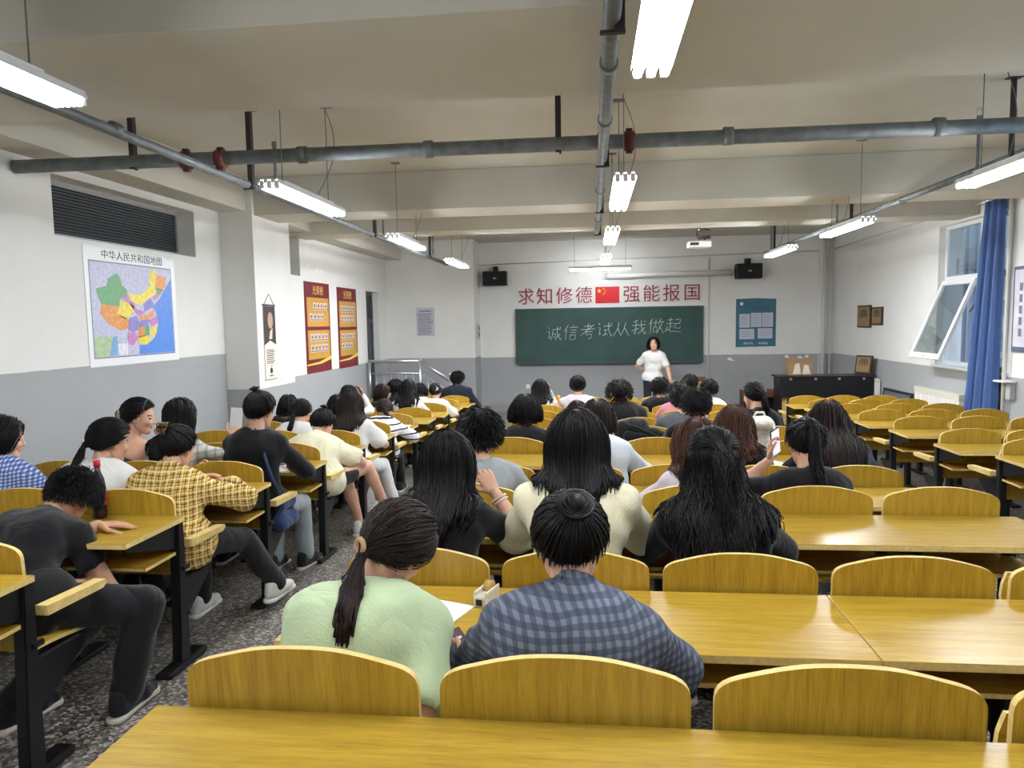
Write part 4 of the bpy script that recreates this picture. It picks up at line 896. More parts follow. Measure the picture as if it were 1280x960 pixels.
def two_bone(a, t, l1, l2, pole):
    a = np.asarray(a, float); t = np.asarray(t, float); d = t-a; L = np.linalg.norm(d); L = min(L, (l1+l2)*0.995); u = unit(d); t = a+u*L
    x = (l1*l1-l2*l2+L*L)/(2*L); h = math.sqrt(max(l1*l1-x*x, 0)); p = np.asarray(pole, float); p = unit(p-u*(p@u))
    return a+u*x+p*h, t

# ---- materials for people
def skin_mat(name, col):
    m = mat(name, col, 0.5, spec=0.35, noise=0.05, nscale=12); b = m.node_tree.nodes['Principled BSDF']
    b.inputs['Subsurface Weight'].default_value = 0.08; b.inputs['Subsurface Radius'].default_value = (0.02, 0.008, 0.004); return m
SKIN = skin_mat('skin', (214, 168, 142)); SKIN2 = skin_mat('skin_tanned', (190, 142, 112))
LIP = mat('lips', (176, 92, 88), 0.45); EYE = mat('eye_dark', (30, 24, 22), 0.25); BROW = mat('brow', (44, 34, 30), 0.7)
def hair_mat(name, col, rough=0.48):
    m = mat(name, col, rough, spec=0.24); return m
HB = hair_mat('hair_black', (15, 13, 14)); HBR = hair_mat('hair_dark_brown', (38, 27, 23)); HCH = hair_mat('hair_chestnut', (74, 46, 34))
def folds(m, scale=6.0, strength=0.5):
    nt = m.node_tree; L = nt.links; b = nt.nodes['Principled BSDF']
    tc = nt.nodes.new('ShaderNodeTexCoord'); mp = nt.nodes.new('ShaderNodeMapping'); mp.inputs['Rotation'].default_value = (0.3, 0.5, 0.4); mp.inputs['Scale'].default_value = (1.0, 1.0, 0.45); L.new(tc.outputs['Object'], mp.inputs[0])
    n = nt.nodes.new('ShaderNodeTexNoise'); n.inputs['Scale'].default_value = scale; n.inputs['Detail'].default_value = 1.2; n.inputs['Distortion'].default_value = 0.8; L.new(mp.outputs[0], n.inputs[0])
    r = nt.nodes.new('ShaderNodeMath'); r.operation = 'SUBTRACT'; r.inputs[1].default_value = 0.5; L.new(n.outputs[0], r.inputs[0]); a = nt.nodes.new('ShaderNodeMath'); a.operation = 'ABSOLUTE'; L.new(r.outputs[0], a.inputs[0])
    bp = nt.nodes.new('ShaderNodeBump'); bp.inputs['Strength'].default_value = strength; bp.inputs['Distance'].default_value = 0.06; L.new(a.outputs[0], bp.inputs['Height'])
    if b.inputs['Normal'].links: L.new(b.inputs['Normal'].links[0].from_socket, bp.inputs['Normal'])
    L.new(bp.outputs[0], b.inputs['Normal']); return m
def cloth(name, col, bump=0.25, sheen=0.15):
    if 'cloth_'+name in MATS: return MATS['cloth_'+name]
    return folds(mat('cloth_'+name, col, 0.85, spec=0.15, bump=bump, bscale=120, sheen=sheen, noise=0.05, nscale=9))
def plaid(name, base, bands, freq, rough=0.85):
    """woven checks: bands = list of (colour, axis, centre, width, strength) repeated with period 1/freq"""
    key = 'plaid_'+name
    if key in MATS: return MATS[key]
    m = bpy.data.materials.new(key); m.use_nodes = True; MATS[key] = m; nt = m.node_tree; L = nt.links; b = nt.nodes['Principled BSDF']
    tc = nt.nodes.new('ShaderNodeTexCoord'); nz = nt.nodes.new('ShaderNodeTexNoise'); nz.inputs['Scale'].default_value = 7; L.new(tc.outputs['Object'], nz.inputs[0])
    dm = nt.nodes.new('ShaderNodeVectorMath'); dm.operation = 'MULTIPLY_ADD'; dm.inputs[1].default_value = (0.03, 0.03, 0.03); L.new(nz.outputs['Color'], dm.inputs[0]); L.new(tc.outputs['Object'], dm.inputs[2])
    sp = nt.nodes.new('ShaderNodeSeparateXYZ'); L.new(dm.outputs[0], sp.inputs[0])
    cur = None; rgbn = nt.nodes.new('ShaderNodeRGB'); rgbn.outputs[0].default_value = rgb(*base); cur = rgbn.outputs[0]
    hx = nt.nodes.new('ShaderNodeMath'); hx.operation = 'MULTIPLY_ADD'; hx.inputs[1].default_value = 0.35; L.new(sp.outputs[1], hx.inputs[0]); L.new(sp.outputs[0], hx.inputs[2])
    for col, axis, cen, wid, st in bands:
        src = hx.outputs[0] if axis == 'x' else sp.outputs[2]
        mu = nt.nodes.new('ShaderNodeMath'); mu.operation = 'MULTIPLY'; mu.inputs[1].default_value = freq; L.new(src, mu.inputs[0])
        fr = nt.nodes.new('ShaderNodeMath'); fr.operation = 'FRACT'; L.new(mu.outputs[0], fr.inputs[0])
        cp = nt.nodes.new('ShaderNodeMath'); cp.operation = 'COMPARE'; cp.inputs[1].default_value = cen; cp.inputs[2].default_value = wid/2; L.new(fr.outputs[0], cp.inputs[0])
        ms = nt.nodes.new('ShaderNodeMath'); ms.operation = 'MULTIPLY'; ms.inputs[1].default_value = st; L.new(cp.outputs[0], ms.inputs[0])
        mx = nt.nodes.new('ShaderNodeMix'); mx.data_type = 'RGBA'; L.new(ms.outputs[0], mx.inputs[0]); L.new(cur, mx.inputs[6]); mx.inputs[7].default_value = rgb(*col); cur = mx.outputs[2]
    L.new(cur, b.inputs['Base Color']); b.inputs['Roughness'].default_value = rough; b.inputs['Specular IOR Level'].default_value = 0.15
    bn = nt.nodes.new('ShaderNodeTexNoise'); bn.inputs['Scale'].default_value = 16; L.new(tc.outputs['Object'], bn.inputs[0]); bp = nt.nodes.new('ShaderNodeBump'); bp.inputs['Strength'].default_value = 0.35; bp.inputs['Distance'].default_value = 0.01; L.new(bn.outputs[0], bp.inputs['Height']); L.new(bp.outputs[0], b.inputs['Normal'])
    return folds(m)

# ---- head
def head_prims(c, R, fine):
    T = lambda x, y, z: c+R@A(x, y, z)
    P = [ell(T(0, -0.014, 0.03), A(0.073, 0.092, 0.083), R, 0.02), ell(T(0, 0.022, -0.028), A(0.060, 0.064, 0.083), R, 0.03),
         cone(T(0, 0.048, -0.088), T(0, 0.066, -0.094), 0.022, 0.017, 0.03), cone(T(-0.042, 0.005, -0.06), T(-0.012, 0.06, -0.095), 0.02, 0.018, 0.03), cone(T(0.042, 0.005, -0.06), T(0.012, 0.06, -0.095), 0.02, 0.018, 0.03),
         cone(T(0, 0.084, 0.012), T(0, 0.099, -0.03), 0.006, 0.0105, 0.012), ell(T(-0.010, 0.088, -0.034), A(0.008, 0.008, 0.007), R, 0.006), ell(T(0.010, 0.088, -0.034), A(0.008, 0.008, 0.007), R, 0.006),
         ell(T(-0.032, 0.06, -0.03), A(0.024, 0.024, 0.022), R, 0.02), ell(T(0.032, 0.06, -0.03), A(0.024, 0.024, 0.022), R, 0.02),
         ell(T(0.074, -0.006, -0.016), A(0.010, 0.020, 0.032), R, 0.008), ell(T(-0.074, -0.006, -0.016), A(0.010, 0.020, 0.032), R, 0.008)]
    if fine:
        P += [sub(ell(T(-0.031, 0.094, 0.0), A(0.017, 0.014, 0.010), R, 0.012)), sub(ell(T(0.031, 0.094, 0.0), A(0.017, 0.014, 0.010), R, 0.012)),
              ell(T(-0.031, 0.070, -0.001), A(0.013, 0.012, 0.010), R, 0.003), ell(T(0.031, 0.070, -0.001), A(0.013, 0.012, 0.010), R, 0.003),
              cone(T(-0.017, 0.083, -0.060), T(0.017, 0.083, -0.060), 0.0055, None, 0.006), cone(T(-0.014, 0.082, -0.068), T(0.014, 0.082, -0.068), 0.006, None, 0.006)]
    return P
def face_mats(V, F, c, R):
    L = (V[F].mean(1)-c)@R; x, y, z = np.abs(L[:, 0]), L[:, 1], L[:, 2]; mi = np.zeros(len(F), int)
    mi[(y > 0.06) & (np.abs(z+0.064) < 0.009) & (x < 0.021)] = 1
    mi[(y > 0.05) & (np.abs(z) < 0.0055) & (np.abs(x-0.031) < 0.0125)] = 2
    mi[(y > 0.05) & (np.abs(z-0.020) < 0.0042) & (np.abs(x-0.033) < 0.018)] = 3
    return mi
# ---- hand: palm, four fingers and thumb; d = towards the fingertips, n = back of the hand
def hand_prims(w, d, n, side, curl=0.5, spread=0.12, s=1.0):
    d = unit(d); n = unit(n-d*(n@d)); e = np.cross(d, n)*side     # e points to the thumb side
    P = []; base = []
    for i, (off, ln) in enumerate(((0.028, 0.072), (0.009, 0.080), (-0.010, 0.074), (-0.028, 0.058))):
        b = w+d*(0.082-0.004*abs(i-1))*s+e*off*s; base.append(b)
        P.append(cone(w+d*0.012*s+e*off*0.55*s, b, 0.0125*s, 0.0105*s, 0.012))
        ang = 0.0; p = b; dirb = unit(d+e*off*spread*20)
        for j, (fr, r0, r1) in enumerate(((0.46, 0.0092, 0.0086), (0.30, 0.0086, 0.0078), (0.24, 0.0078, 0.0068))):
            ang += curl*(0.55, 0.7, 0.45)[j]*(1+0.12*i); dv = dirb*math.cos(ang)-n*math.sin(ang); q = p+dv*ln*fr*s; P.append(cone(p, q, r0*s, r1*s, 0.003)); p = q
    t0 = w+d*0.02*s+e*0.022*s; t1 = t0+(d*0.6+e*0.75-n*0.25)*0.045*s; t2 = t1+(d*0.9+e*0.3-n*(0.2+0.3*curl))*0.034*s; t3 = t2+(d*0.95+e*0.05-n*(0.2+0.5*curl))*0.026*s
    P += [cone(t0, t1, 0.014*s, 0.0105*s, 0.01), cone(t1, t2, 0.0105*s, 0.0092*s, 0.003), cone(t2, t3, 0.0092*s, 0.0076*s, 0.003)]
    return P
# ---- hair
HE = A(0.090, 0.108, 0.100); HC = A(0, -0.016, 0.024)
def hairline(L):
    zmin = np.interp(L[:, 1], [-0.12, -0.06, -0.03, -0.005, 0.02, 0.05, 0.075, 0.11], [-0.075, -0.07, -0.045, -0.02, 0.01, 0.055, 0.072, 0.08])
    return L[:, 2] > zmin
def tubes_np(Pt, r, sides=3):
    """Pt (N, M, 3) strand points, r (N, M) radii"""
    N, M, _ = Pt.shape; T = np.gradient(Pt, axis=1); T /= np.linalg.norm(T, axis=2, keepdims=True)+1e-9
    ref = RNG.normal(size=(N, 1, 3)); U = np.cross(T, ref); U /= np.linalg.norm(U, axis=2, keepdims=True)+1e-9; Wv = np.cross(T, U)
    V = np.stack([Pt+r[..., None]*(math.cos(2*math.pi*k/sides)*U+math.sin(2*math.pi*k/sides)*Wv) for k in range(sides)], 2).reshape(-1, 3)
    b = (np.arange(N)[:, None, None]*M+np.arange(M-1)[None, :, None])*sides; k = np.arange(sides)[None, None, :]; k2 = (k+1) % sides
    F = np.stack([b+k, b+k2, b+sides+k2, b+sides+k], -1).reshape(-1, 4)
    return V, F
def resample(P, M):
    """P (S, N, 3) traced points -> (N, M, 3) evenly in index"""
    S = len(P); P = np.asarray(P); t = np.linspace(0, S-1, M); i = np.minimum(t.astype(int), S-2); f = (t-i)[:, None, None]
    return np.transpose(P[i]*(1-f)+P[i+1]*f, (1, 0, 2))
def roots(N, jitter=0.02):
    i = np.arange(N*2); ph = i*2.399963; z = 1-2*(i+0.5)/(N*2); r = np.sqrt(1-z*z)
    u = np.stack([r*np.cos(ph), r*np.sin(ph), z], 1)+RNG.normal(size=(N*2, 3))*jitter; u /= np.linalg.norm(u, axis=1, keepdims=True)
    L = HC+u*HE*0.99; return L[hairline(L)]
def push_head(P, c, R, lay):
    L = (P-c)@R-HC; k = np.sqrt(((L/(HE*1.0+lay[:, None]))**2).sum(1)); f = np.where(k < 1, 1/np.maximum(k, 1e-3), 1)[:, None]
    return c+(HC+L*f)@R.T
def push_body(P, prims, m):
    d = field_pts(prims, P); i = np.where(d < m)[0]
    if len(i):
        Q = P[i]; e = 0.006; g = np.stack([field_pts(prims, Q+A(e, 0, 0))-d[i], field_pts(prims, Q+A(0, e, 0))-d[i], field_pts(prims, Q+A(0, 0, e))-d[i]], 1); g /= np.linalg.norm(g, axis=1, keepdims=True)+1e-9
        P[i] = Q+g*(np.broadcast_to(m, d.shape)[i]-d[i])[:, None]
    return P
def make_hair(style, c, R, body, near, length=0.4, wave=0.0, fwd=A(0, 1, 0), part=0.0, gather=None, tail=None, vol=0.0):
    N = {2: 1120, 1: 560, 0: 220}[near]; rad = {2: 0.0024, 1: 0.0034, 0: 0.0055}[near]; M = {2: 11, 1: 8, 0: 6}[near]
    Vs = []
    if style in ('short', 'messy'): N = int(N*1.9); rad *= 0.85
    if gather is not None: u_ = A(*gather)-HC; gather = tuple(HC+u_/np.sqrt(((u_/(HE*1.03+vol))**2).sum()))
    L = roots(N); n = len(L); lay = RNG.uniform(0.0, 0.012, n)+vol*RNG.uniform(0.4, 1, n); P = c+L@R.T; P = push_head(P, c, R, lay)
    down = A(0, 0, -1); trace = [P.copy()]; ds = 0.017
    if style in ('short', 'messy'):
        crown = A(0.01, -0.06, 0.1); D0 = L-crown; D0[:, 2] *= 0.35; D0 /= np.linalg.norm(D0, axis=1, keepdims=True)+1e-9
        V0 = D0@R.T; nrm = ((L-HC)/HE**2); nrm /= np.linalg.norm(nrm, axis=1, keepdims=True); nrm = nrm@R.T
        jit = RNG.normal(size=(n, 3))*(0.22 if style == 'short' else 0.28); up = 0.02 if style == 'short' else 0.05; length = length*0.75
        for s in range(6):
            v = V0+nrm*up*(1-s*0.12)+jit*0.4+down*0.16*s; v /= np.linalg.norm(v, axis=1, keepdims=True); P = P+v*length/6; P = push_head(P, c, R, lay+0.004); trace.append(P.copy())
        M = 5
    else:
        G = None if gather is None else c+R@A(*gather)
        keep = np.ones(n, bool)
        half = style == 'halfup'; tied = np.zeros(n, bool)
        if style in ('pony', 'bun'): tied[:] = True
        if half: tied = (L[:, 2] > 0.035)
        done = np.zeros(n, bool); phase = RNG.uniform(0, 6.28, n); side = np.sign(L[:, 0]-part+1e-6)
        spread = RNG.normal(size=(n, 3))*A(1, 1, 0.4); tdir = None if (tail is None or np.isscalar(tail)) else unit(A(*tail))
        Ln = length*RNG.uniform(0.8, 1.0, n)*(1-0.06*np.abs(np.sin(9*L[:, 0]/0.09))); acc = np.zeros(n)
        steps = int(0.36/ds+length/ds)
        Vp = np.zeros((n, 3))
        for s in range(steps):
            Lc = (P-c)@R; v = np.repeat(down[None], n, 0).copy()
            up = np.clip(Lc[:, 2]/0.1, -1, 1.2)
            outw = np.stack([side*np.clip(up-0.1, 0, 1)*np.clip((Lc[:, 1]+0.09)/0.1, 0, 1), -0.55*np.clip(up+0.1, 0, 1)*(Lc[:, 1] > -0.03), np.zeros(n)], 1)@R.T
            v = v+outw*1.1
            inw = np.stack([-Lc[:, 0]*0.5*(Lc[:, 2] < -0.05), np.zeros(n), np.zeros(n)], 1)@R.T; v = v+inw
            back = unit(np.append(-np.asarray(fwd)[:2], 0)); front = (Lc[:, 1] > 0.0) & (Lc[:, 2] < 0.03)
            v[front] += back*0.5
            v[Lc[:, 2] < -0.05] += back*0.42
            xo = np.abs(Lc[:, 0])-(0.135 if style != 'halfup' else 0.19); pull = (xo > 0) & (Lc[:, 2] < -0.06); v[pull] -= (np.sign(Lc[pull, 0])*xo[pull]*14)[:, None]*R[:, 0][None]
            if G is not None:
                toG = G-P; dist = np.linalg.norm(toG, axis=1); go = tied & ~done
                v[go] = toG[go]/np.maximum(dist[go], 1e-4)[:, None]; done |= go & (dist < 0.02)
                fr = tied & done
                if style == 'bun': v[fr] = 0
                elif tdir is not None:
                    a = np.clip(acc[fr]/0.10, 0, 1)[:, None]; cen = P[fr].mean(0) if fr.any() else 0; v[fr] = tdir*(1-a)+down*a+spread[fr]*(0.06+0.02*a)+np.clip((cen-P[fr])*A(9, 9, 0), -0.8, 0.8)*a
            ln = np.linalg.norm(v, axis=1, keepdims=True); v = np.where(ln > 1e-6, v/np.maximum(ln, 1e-6), 0)
            hang = (acc > 0)
            if wave: v = v+hang[:, None]*wave*np.stack([np.sin(acc*42+phase), np.cos(acc*36+phase*1.7), 0*phase], 1)
            v = 0.55*v+0.45*Vp if s else v; Vp = v
            free = (Lc[:, 2] < 0.0) if G is None else np.where(tied, done, Lc[:, 2] < 0.0)
            if style == 'bun': free = free & ~tied
            acc = acc+np.where(free, ds, 0)
            move = (acc < Ln); P0 = P; P = P+np.where(move[:, None], v*ds, 0)
            P = push_head(P, c, R, lay); P1_ = P.copy(); P = push_body(P, body, 0.004+lay*0.6)
            hit = (np.abs(P-P1_).max(1) > 1e-5) & move
            if hit.any():
                dl = P[hit]-P0[hit]; ll = np.linalg.norm(dl, axis=1, keepdims=True); Q = P0[hit]+dl/np.maximum(ll, 1e-5)*ds; P[hit] = push_body(Q, body, 0.004+lay[hit]*0.6)
            trace.append(P.copy())
            if not move.any(): break
    Pt = resample(trace, M)
    if style in ('long', 'halfup', 'bob', 'pony'):
        Pt += RNG.normal(size=(len(Pt), 1, 3))*0.0015
    r = rad*RNG.uniform(0.75, 1.25, (len(Pt), 1))*np.interp(np.linspace(0, 1, M), [0, 0.12, 0.7, 1], [0.3, 1, 1, 0.25])[None]
    Vs.append(tubes_np(Pt, r))
    # scalp cap so that no skin shines through
    nu, nv = 36, 20; th = np.linspace(0, 2*math.pi, nu, endpoint=False); el = np.linspace(-1.2, 1.57, nv)
    Lg = np.stack([np.cos(el)[:, None]*np.cos(th)[None], np.cos(el)[:, None]*np.sin(th)[None], np.repeat(np.sin(el)[:, None], nu, 1)], -1).reshape(-1, 3)*(HE*1.0)+HC
    ok = hairline(Lg).reshape(nv, nu); F = []
    for j in range(nv-1):
        for i in range(nu):
            if ok[j, i] and ok[j, (i+1) % nu] and ok[j+1, i]: F.append((j*nu+i, j*nu+(i+1) % nu, (j+1)*nu+(i+1) % nu, (j+1)*nu+i))
    Vs.append((c+Lg@R.T, np.array(F)))
    if style == 'bun':
        G = c+R@A(*gather); ax_ = unit(R@(A(*gather)-HC)); u = unit(np.cross(ax_, A(0.3, 0.2, 0.9))); w = np.cross(ax_, u)
        nb = {2: 130, 1: 50, 0: 20}[near]; br = 0.040 if tail is None else tail; lines = []
        for q in range(nb):
            a0 = RNG.uniform(0, 6.28); rr = br*RNG.uniform(0.35, 1.0); hh = RNG.uniform(-0.35, 0.45)*br*math.sqrt(max(0, 1-(rr/br)**2)+0.15); t = np.linspace(0, RNG.uniform(2.0, 4.0), 10)
            lines.append(G+ax_*((0.30 if br > 0.04 else 0.75)*br+hh*np.cos(t*0.9+a0))[:, None]+u*(rr*np.cos(a0+t))[:, None]+w*(rr*np.sin(a0+t))[:, None])
        LP = np.array(lines); Vs.append(tubes_np(LP, np.full((nb, 10), rad*1.7)*np.interp(np.linspace(0, 1, 10), [0, 0.2, 0.8, 1], [0.4, 1, 1, 0.4])[None], 4))
        Vs.append(sdf_mesh([ell(G+ax_*br*(0.25 if br > 0.04 else 0.7), A(br*0.62, br*0.62, br*0.62))], 0.008))
    return join_vf(Vs)

# ---- shoes
def shoe(foot, d, m, sole, parent, org, h=0.012, clog=False):
    d = unit(A(d[0], d[1], 0)); s = np.cross(A(0, 0, 1), d); f = np.asarray(foot, float)
    P = [cone(f+d*0.0+A(0, 0, 0.045), f+d*0.12+A(0, 0, 0.04), 0.043, 0.042, 0.02), cone(f+d*0.12+A(0, 0, 0.04), f+d*0.19+A(0, 0, 0.032), 0.042, 0.032, 0.02), cone(f-d*0.035+A(0, 0, 0.05), f-d*0.02+A(0, 0, 0.095), 0.036, 0.040, 0.02)]
    V, F = sdf_mesh(P, h, clips=[(f+A(0, 0, 0.022), A(0, 0, -1))]); u = add_obj('shoe', np_mesh('shoe', V-org, F, [m]), parent)
    S = [cone(f-d*0.04+A(0, 0, 0.012), f+d*0.06+A(0, 0, 0.012), 0.042, 0.036, 0.02), cone(f+d*0.06+A(0, 0, 0.012), f+d*0.19+A(0, 0, 0.012), 0.036, 0.040, 0.02)]
    V, F = sdf_mesh(S, h, clips=[(f+A(0, 0, 0.026), A(0, 0, 1)), (f, A(0, 0, -1))]); add_obj('sole', np_mesh('sole', V-org, F, [sole]), u)
    if not clog and h < 0.012:
        ls = []
        for q in range(4):
            p = f+d*(0.075+q*0.024)+A(0, 0, 0.094-q*0.006); ls.append([tuple(p-s*0.024-org-A(0, 0, 0.008)), tuple(p-org), tuple(p+s*0.024-org-A(0, 0, 0.008))])
        multi_tube('laces', ls, 0.0042, PAPER, u)

PEOPLE = {}
def person(key, label, hip, top, row=None, near=1, yaw=0.0, hyaw=0.0, hpitch=0.15, hroll=0.0, wide=0.165, bulk=1.0, skin=None, shirt=None, sleeve='short', pants=None, shorts=False,
           hair='long', hcol=None, hair_kw=None, hands=None, poles=None, curls=(0.5, 0.5), feet=None, shoes=None, fine=False, slouch=0.05, collar=False, standing=False, knees=None, hem=None, loose=0.0, palm=None, back_n=None, topcut=None, slen=0.72):
    """hip and top (highest point of the head) in metres; row = (near edge y, desk z) of the desk in front"""
    org = A(hip[0], hip[1], floor_z(hip[1]) if not standing else ZS); zf = org[2]
    skin = skin or SKIN; hcol = hcol or HB; hair_kw = hair_kw or {}
    root = thing('person', label, 'person', tuple(org), 0, None)
    H = A(*hip); top = A(*top); Rt = rotm(yaw); sd, fw = Rt[:, 0], Rt[:, 1]
    Rh = rotm(hyaw, hpitch, hroll); hc = top-A(0, 0, 0.130); nb = hc+Rh@A(0, -0.035, -0.105)+A(0, 0, -0.045)-fw*0.01
    ctrl = (H+nb)/2-fw*slouch+A(0, 0, 0.02); sp = lambda t: (1-t)**2*H+2*t*(1-t)*ctrl+t*t*nb
    SL, SR = [sp(0.93)+s*sd*wide*bulk*0.94-A(0, 0, 0.052) for s in (-1, 1)]
    h = {2: 0.0145, 1: 0.0195, 0: 0.027}[near]
    # arms
    ua, fa = 0.275*min(bulk, 1.08), 0.245; arms = []
    for i, (S, s) in enumerate(((SL, -1), (SR, 1))):
        if hands and hands[i] is not None: T = A(*hands[i])
        elif row: T = A(H[0], 0, 0)+sd*s*0.10; T = A(T[0], row[0]+0.13, row[1]+0.045)
        else: T = S+fw*0.2-A(0, 0, 0.35)
        pole = A(*poles[i]) if poles and poles[i] is not None else sd*s*0.8-A(0, 0, 0.5)-fw*0.25
        E, W = two_bone(S, T, ua, fa, pole); arms.append((S, E, W, s))
    # legs
    tl, sl = 0.42, 0.40; legs = []
    for i, s in enumerate((-1, 1)):
        J = H+sd*s*0.085
        if standing: K = J-A(0, 0, 0.40)+fw*0.02; Fo = A(J[0]+s*0.02, J[1], zf+0.07)
        else:
            Fo = A(*feet[i])+A(0, 0, 0.085) if feet and feet[i] is not None else A(J[0], J[1]+0.50, 0)
            if not (feet and feet[i] is not None): Fo[2] = floor_z(Fo[1])+0.085
            K, Fo2 = two_bone(J, Fo, tl, sl, A(*knees[i]) if knees and knees[i] is not None else fw*0.6+A(0, 0, 1)); Fo = Fo2
        legs.append((J, K, Fo))
    b = bulk; g = lambda t, dx, r: None
    def torso(x):
        return [cone(H-sd*0.075*b, H+sd*0.075*b, 0.100*b+x, None, 0.05), cone(sp(0.35)-sd*0.055*b, sp(0.35)+sd*0.055*b, 0.086*b+x, None, 0.06), cone(sp(0.68)-sd*0.074*b, sp(0.68)+sd*0.074*b, 0.090*b+x, None, 0.06),
                cone(sp(0.83)-sd*0.09*b, sp(0.83)+sd*0.09*b, 0.068*b+x, None, 0.05), cone(sp(0.97), SL, 0.042+x, 0.046*b+x, 0.035), cone(sp(0.97), SR, 0.042+x, 0.046*b+x, 0.035)]
    body = torso(-0.014)+[cone(nb-A(0, 0, 0.02), hc+Rh@A(0, -0.022, -0.05), 0.054, 0.050, 0.03)]
    for S, E, W, s in arms: body += [cone(S, E, 0.044*b, 0.037*b, 0.025), cone(E, E+(W-E)*0.35, 0.037*b, 0.038*b, 0.02), cone(E+(W-E)*0.35, W, 0.038*b, 0.026, 0.02)]
    for J, K, Fo in legs:
        fd = (Fo-K)*A(1, 1, 0); fd = unit(fw+unit(fd+1e-6)*0.25) if np.linalg.norm(fd) > 0.02 else fw; d = fd
        body += [cone(J, K, 0.078*b, 0.055*b, 0.04), cone(K, K+(Fo-K)*0.3, 0.054*b, 0.054*b, 0.02), cone(K+(Fo-K)*0.3, Fo, 0.054*b, 0.034, 0.02), cone(Fo-A(0, 0, 0.035), Fo-A(0, 0, 0.052)+d*0.11, 0.028, 0.020, 0.02)]
    parts = [sdf_mesh(body, h)]
    hv = sdf_mesh(head_prims(hc, Rh, fine), 0.0048 if fine else {2: 0.009, 1: 0.011, 0: 0.015}[near]); mi = [np.zeros(len(parts[0][1]), int), face_mats(*hv, hc, Rh) if (fine or near) else np.zeros(len(hv[1]), int)]
    parts.append(hv)
    for i, (S, E, W, s) in enumerate(arms):
        d = unit(W-E); 
        if palm and palm[i] is not None: d = unit(A(*palm[i]))
        n = A(*back_n[i]) if back_n and back_n[i] is not None else A(0, 0, 1)
        if abs(n@d) > 0.9: n = fw
        hp = sdf_mesh(hand_prims(W, d, n, -s, curls[i]), {2: 0.0046, 1: 0.0075, 0: 0.012}[near]); parts.append(hp); mi.append(np.zeros(len(hp[1]), int))
    V, F = join_vf(parts); add_obj('body', np_mesh('body', V-org, F, [skin, LIP, EYE, BROW], np.concatenate(mi)), root)
    # clothing
    seed = float(len(PEOPLE)*1.37)
    lx = 0.014+loose; sh = torso(lx)
    if hem: sh.append(cone(H-sd*0.08*b, H-sd*0.08*b-A(0, 0, hem), 0.125*b, 0.12*b, 0.04)); sh.append(cone(H+sd*0.08*b, H+sd*0.08*b-A(0, 0, hem), 0.125*b, 0.12*b, 0.04))
    if not standing: sh += [cone(H-sd*0.085*b, H-sd*0.085*b+fw*0.07, 0.105*b+lx*0.6, None, 0.04), cone(H+sd*0.085*b, H+sd*0.085*b+fw*0.07, 0.105*b+lx*0.6, None, 0.04)]
    cuts = []
    if sleeve != 'none':
        for S, E, W, s in arms:
            if sleeve == 'short': e = S+(E-S)*slen; sh += [cone(S, e, 0.052*b+loose, 0.060*b+loose*1.3, 0.03)]; cuts.append(sub(cone(e+unit(E-S)*0.088, e+unit(E-S)*0.11, 0.080, 0.080, 0.003)))
            elif sleeve == 'elbow': sh += [cone(S, E, 0.052*b+loose, 0.056*b+loose, 0.03), cone(E, E+(W-E)*0.12, 0.056*b+loose, 0.055*b+loose, 0.02)]
            else: sh += [cone(S, E, 0.050*b+loose, 0.048*b+loose, 0.03), cone(E, E+(W-E)*0.9, 0.048*b+loose, 0.036+loose, 0.02)]; d_a = unit(W-E); e = E+(W-E)*0.9; cuts.append(sub(cone(e+d_a*0.062, e+d_a*0.09, 0.058, 0.058, 0.003)))
    neck_ax = unit(hc-nb)
    if collar:
        cb = nb+neck_ax*0.045; sh += [cone(nb-neck_ax*0.02, cb, 0.072, 0.066, 0.012)]; sh.append(sub(cone(cb+neck_ax*0.095, cb+neck_ax*0.3, 0.10, 0.10, 0.004)))
    clips = []
    if topcut: clips.append((sp(topcut), neck_ax))
    nsolid = [q_ for q_ in sh if q_[0] != '-']; sh += cuts
    sh.append(sub(cone(nb-neck_ax*0.02, nb+neck_ax*0.2, 0.060 if not collar else 0.055, 0.085 if not collar else 0.056, 0.006)))
    V, F = sdf_mesh(sh, h*0.92, {2: 0.0060, 1: 0.0055, 0: 0.005}[near], seed, [(H-A(0, 0, 0.11 if not hem else hem+0.02), A(0, 0, -1))]+[c_ for c_ in clips]); add_obj('shirt', np_mesh('shirt', V-org, F, [shirt or cloth('white', (230, 230, 228))]), root)
    pm = pants or cloth('black_trousers', (30, 30, 33)); px = [cone(H-sd*0.07*b, H+sd*0.07*b, 0.112*b, None, 0.04)]
    for J, K, Fo in legs:
        if shorts: px.append(cone(J, J+(K-J)*0.5, 0.095*b, 0.088*b, 0.03))
        else: px += [cone(J, K, 0.088*b, 0.070*b, 0.03), cone(K, Fo+A(0, 0, 0.02), 0.070*b, 0.061*b, 0.02)]
    V, F = sdf_mesh(px, h*1.1, 0.004, seed+2, [(H+A(0, 0, 0.06), A(0, 0, 1))]); add_obj('trousers' if not shorts else 'shorts', np_mesh('trousers', V-org, F, [pm]), root)
    sm_, so_ = shoes or (cloth('shoe_dark', (38, 38, 42)), mat('shoe_sole', (206, 204, 198), 0.6))
    for i, (J, K, Fo) in enumerate(legs):
        fd = (Fo-K)*A(1, 1, 0); fd = unit(fw+unit(fd+1e-6)*0.25) if np.linalg.norm(fd) > 0.02 else fw
        fz = A(Fo[0], Fo[1], Fo[2]-0.085); shoe(fz-fd*0.03, fd, sm_, so_, root, org, 0.010 if near == 2 else (0.016 if near else 0.022))
    hv = make_hair(hair, hc, Rh, nsolid+[cone(nb, hc, 0.05)], near, fwd=Rh[:, 1], **hair_kw); add_obj('hair', np_mesh('hair', hv[0]-org, hv[1], [hcol], None, True), root)
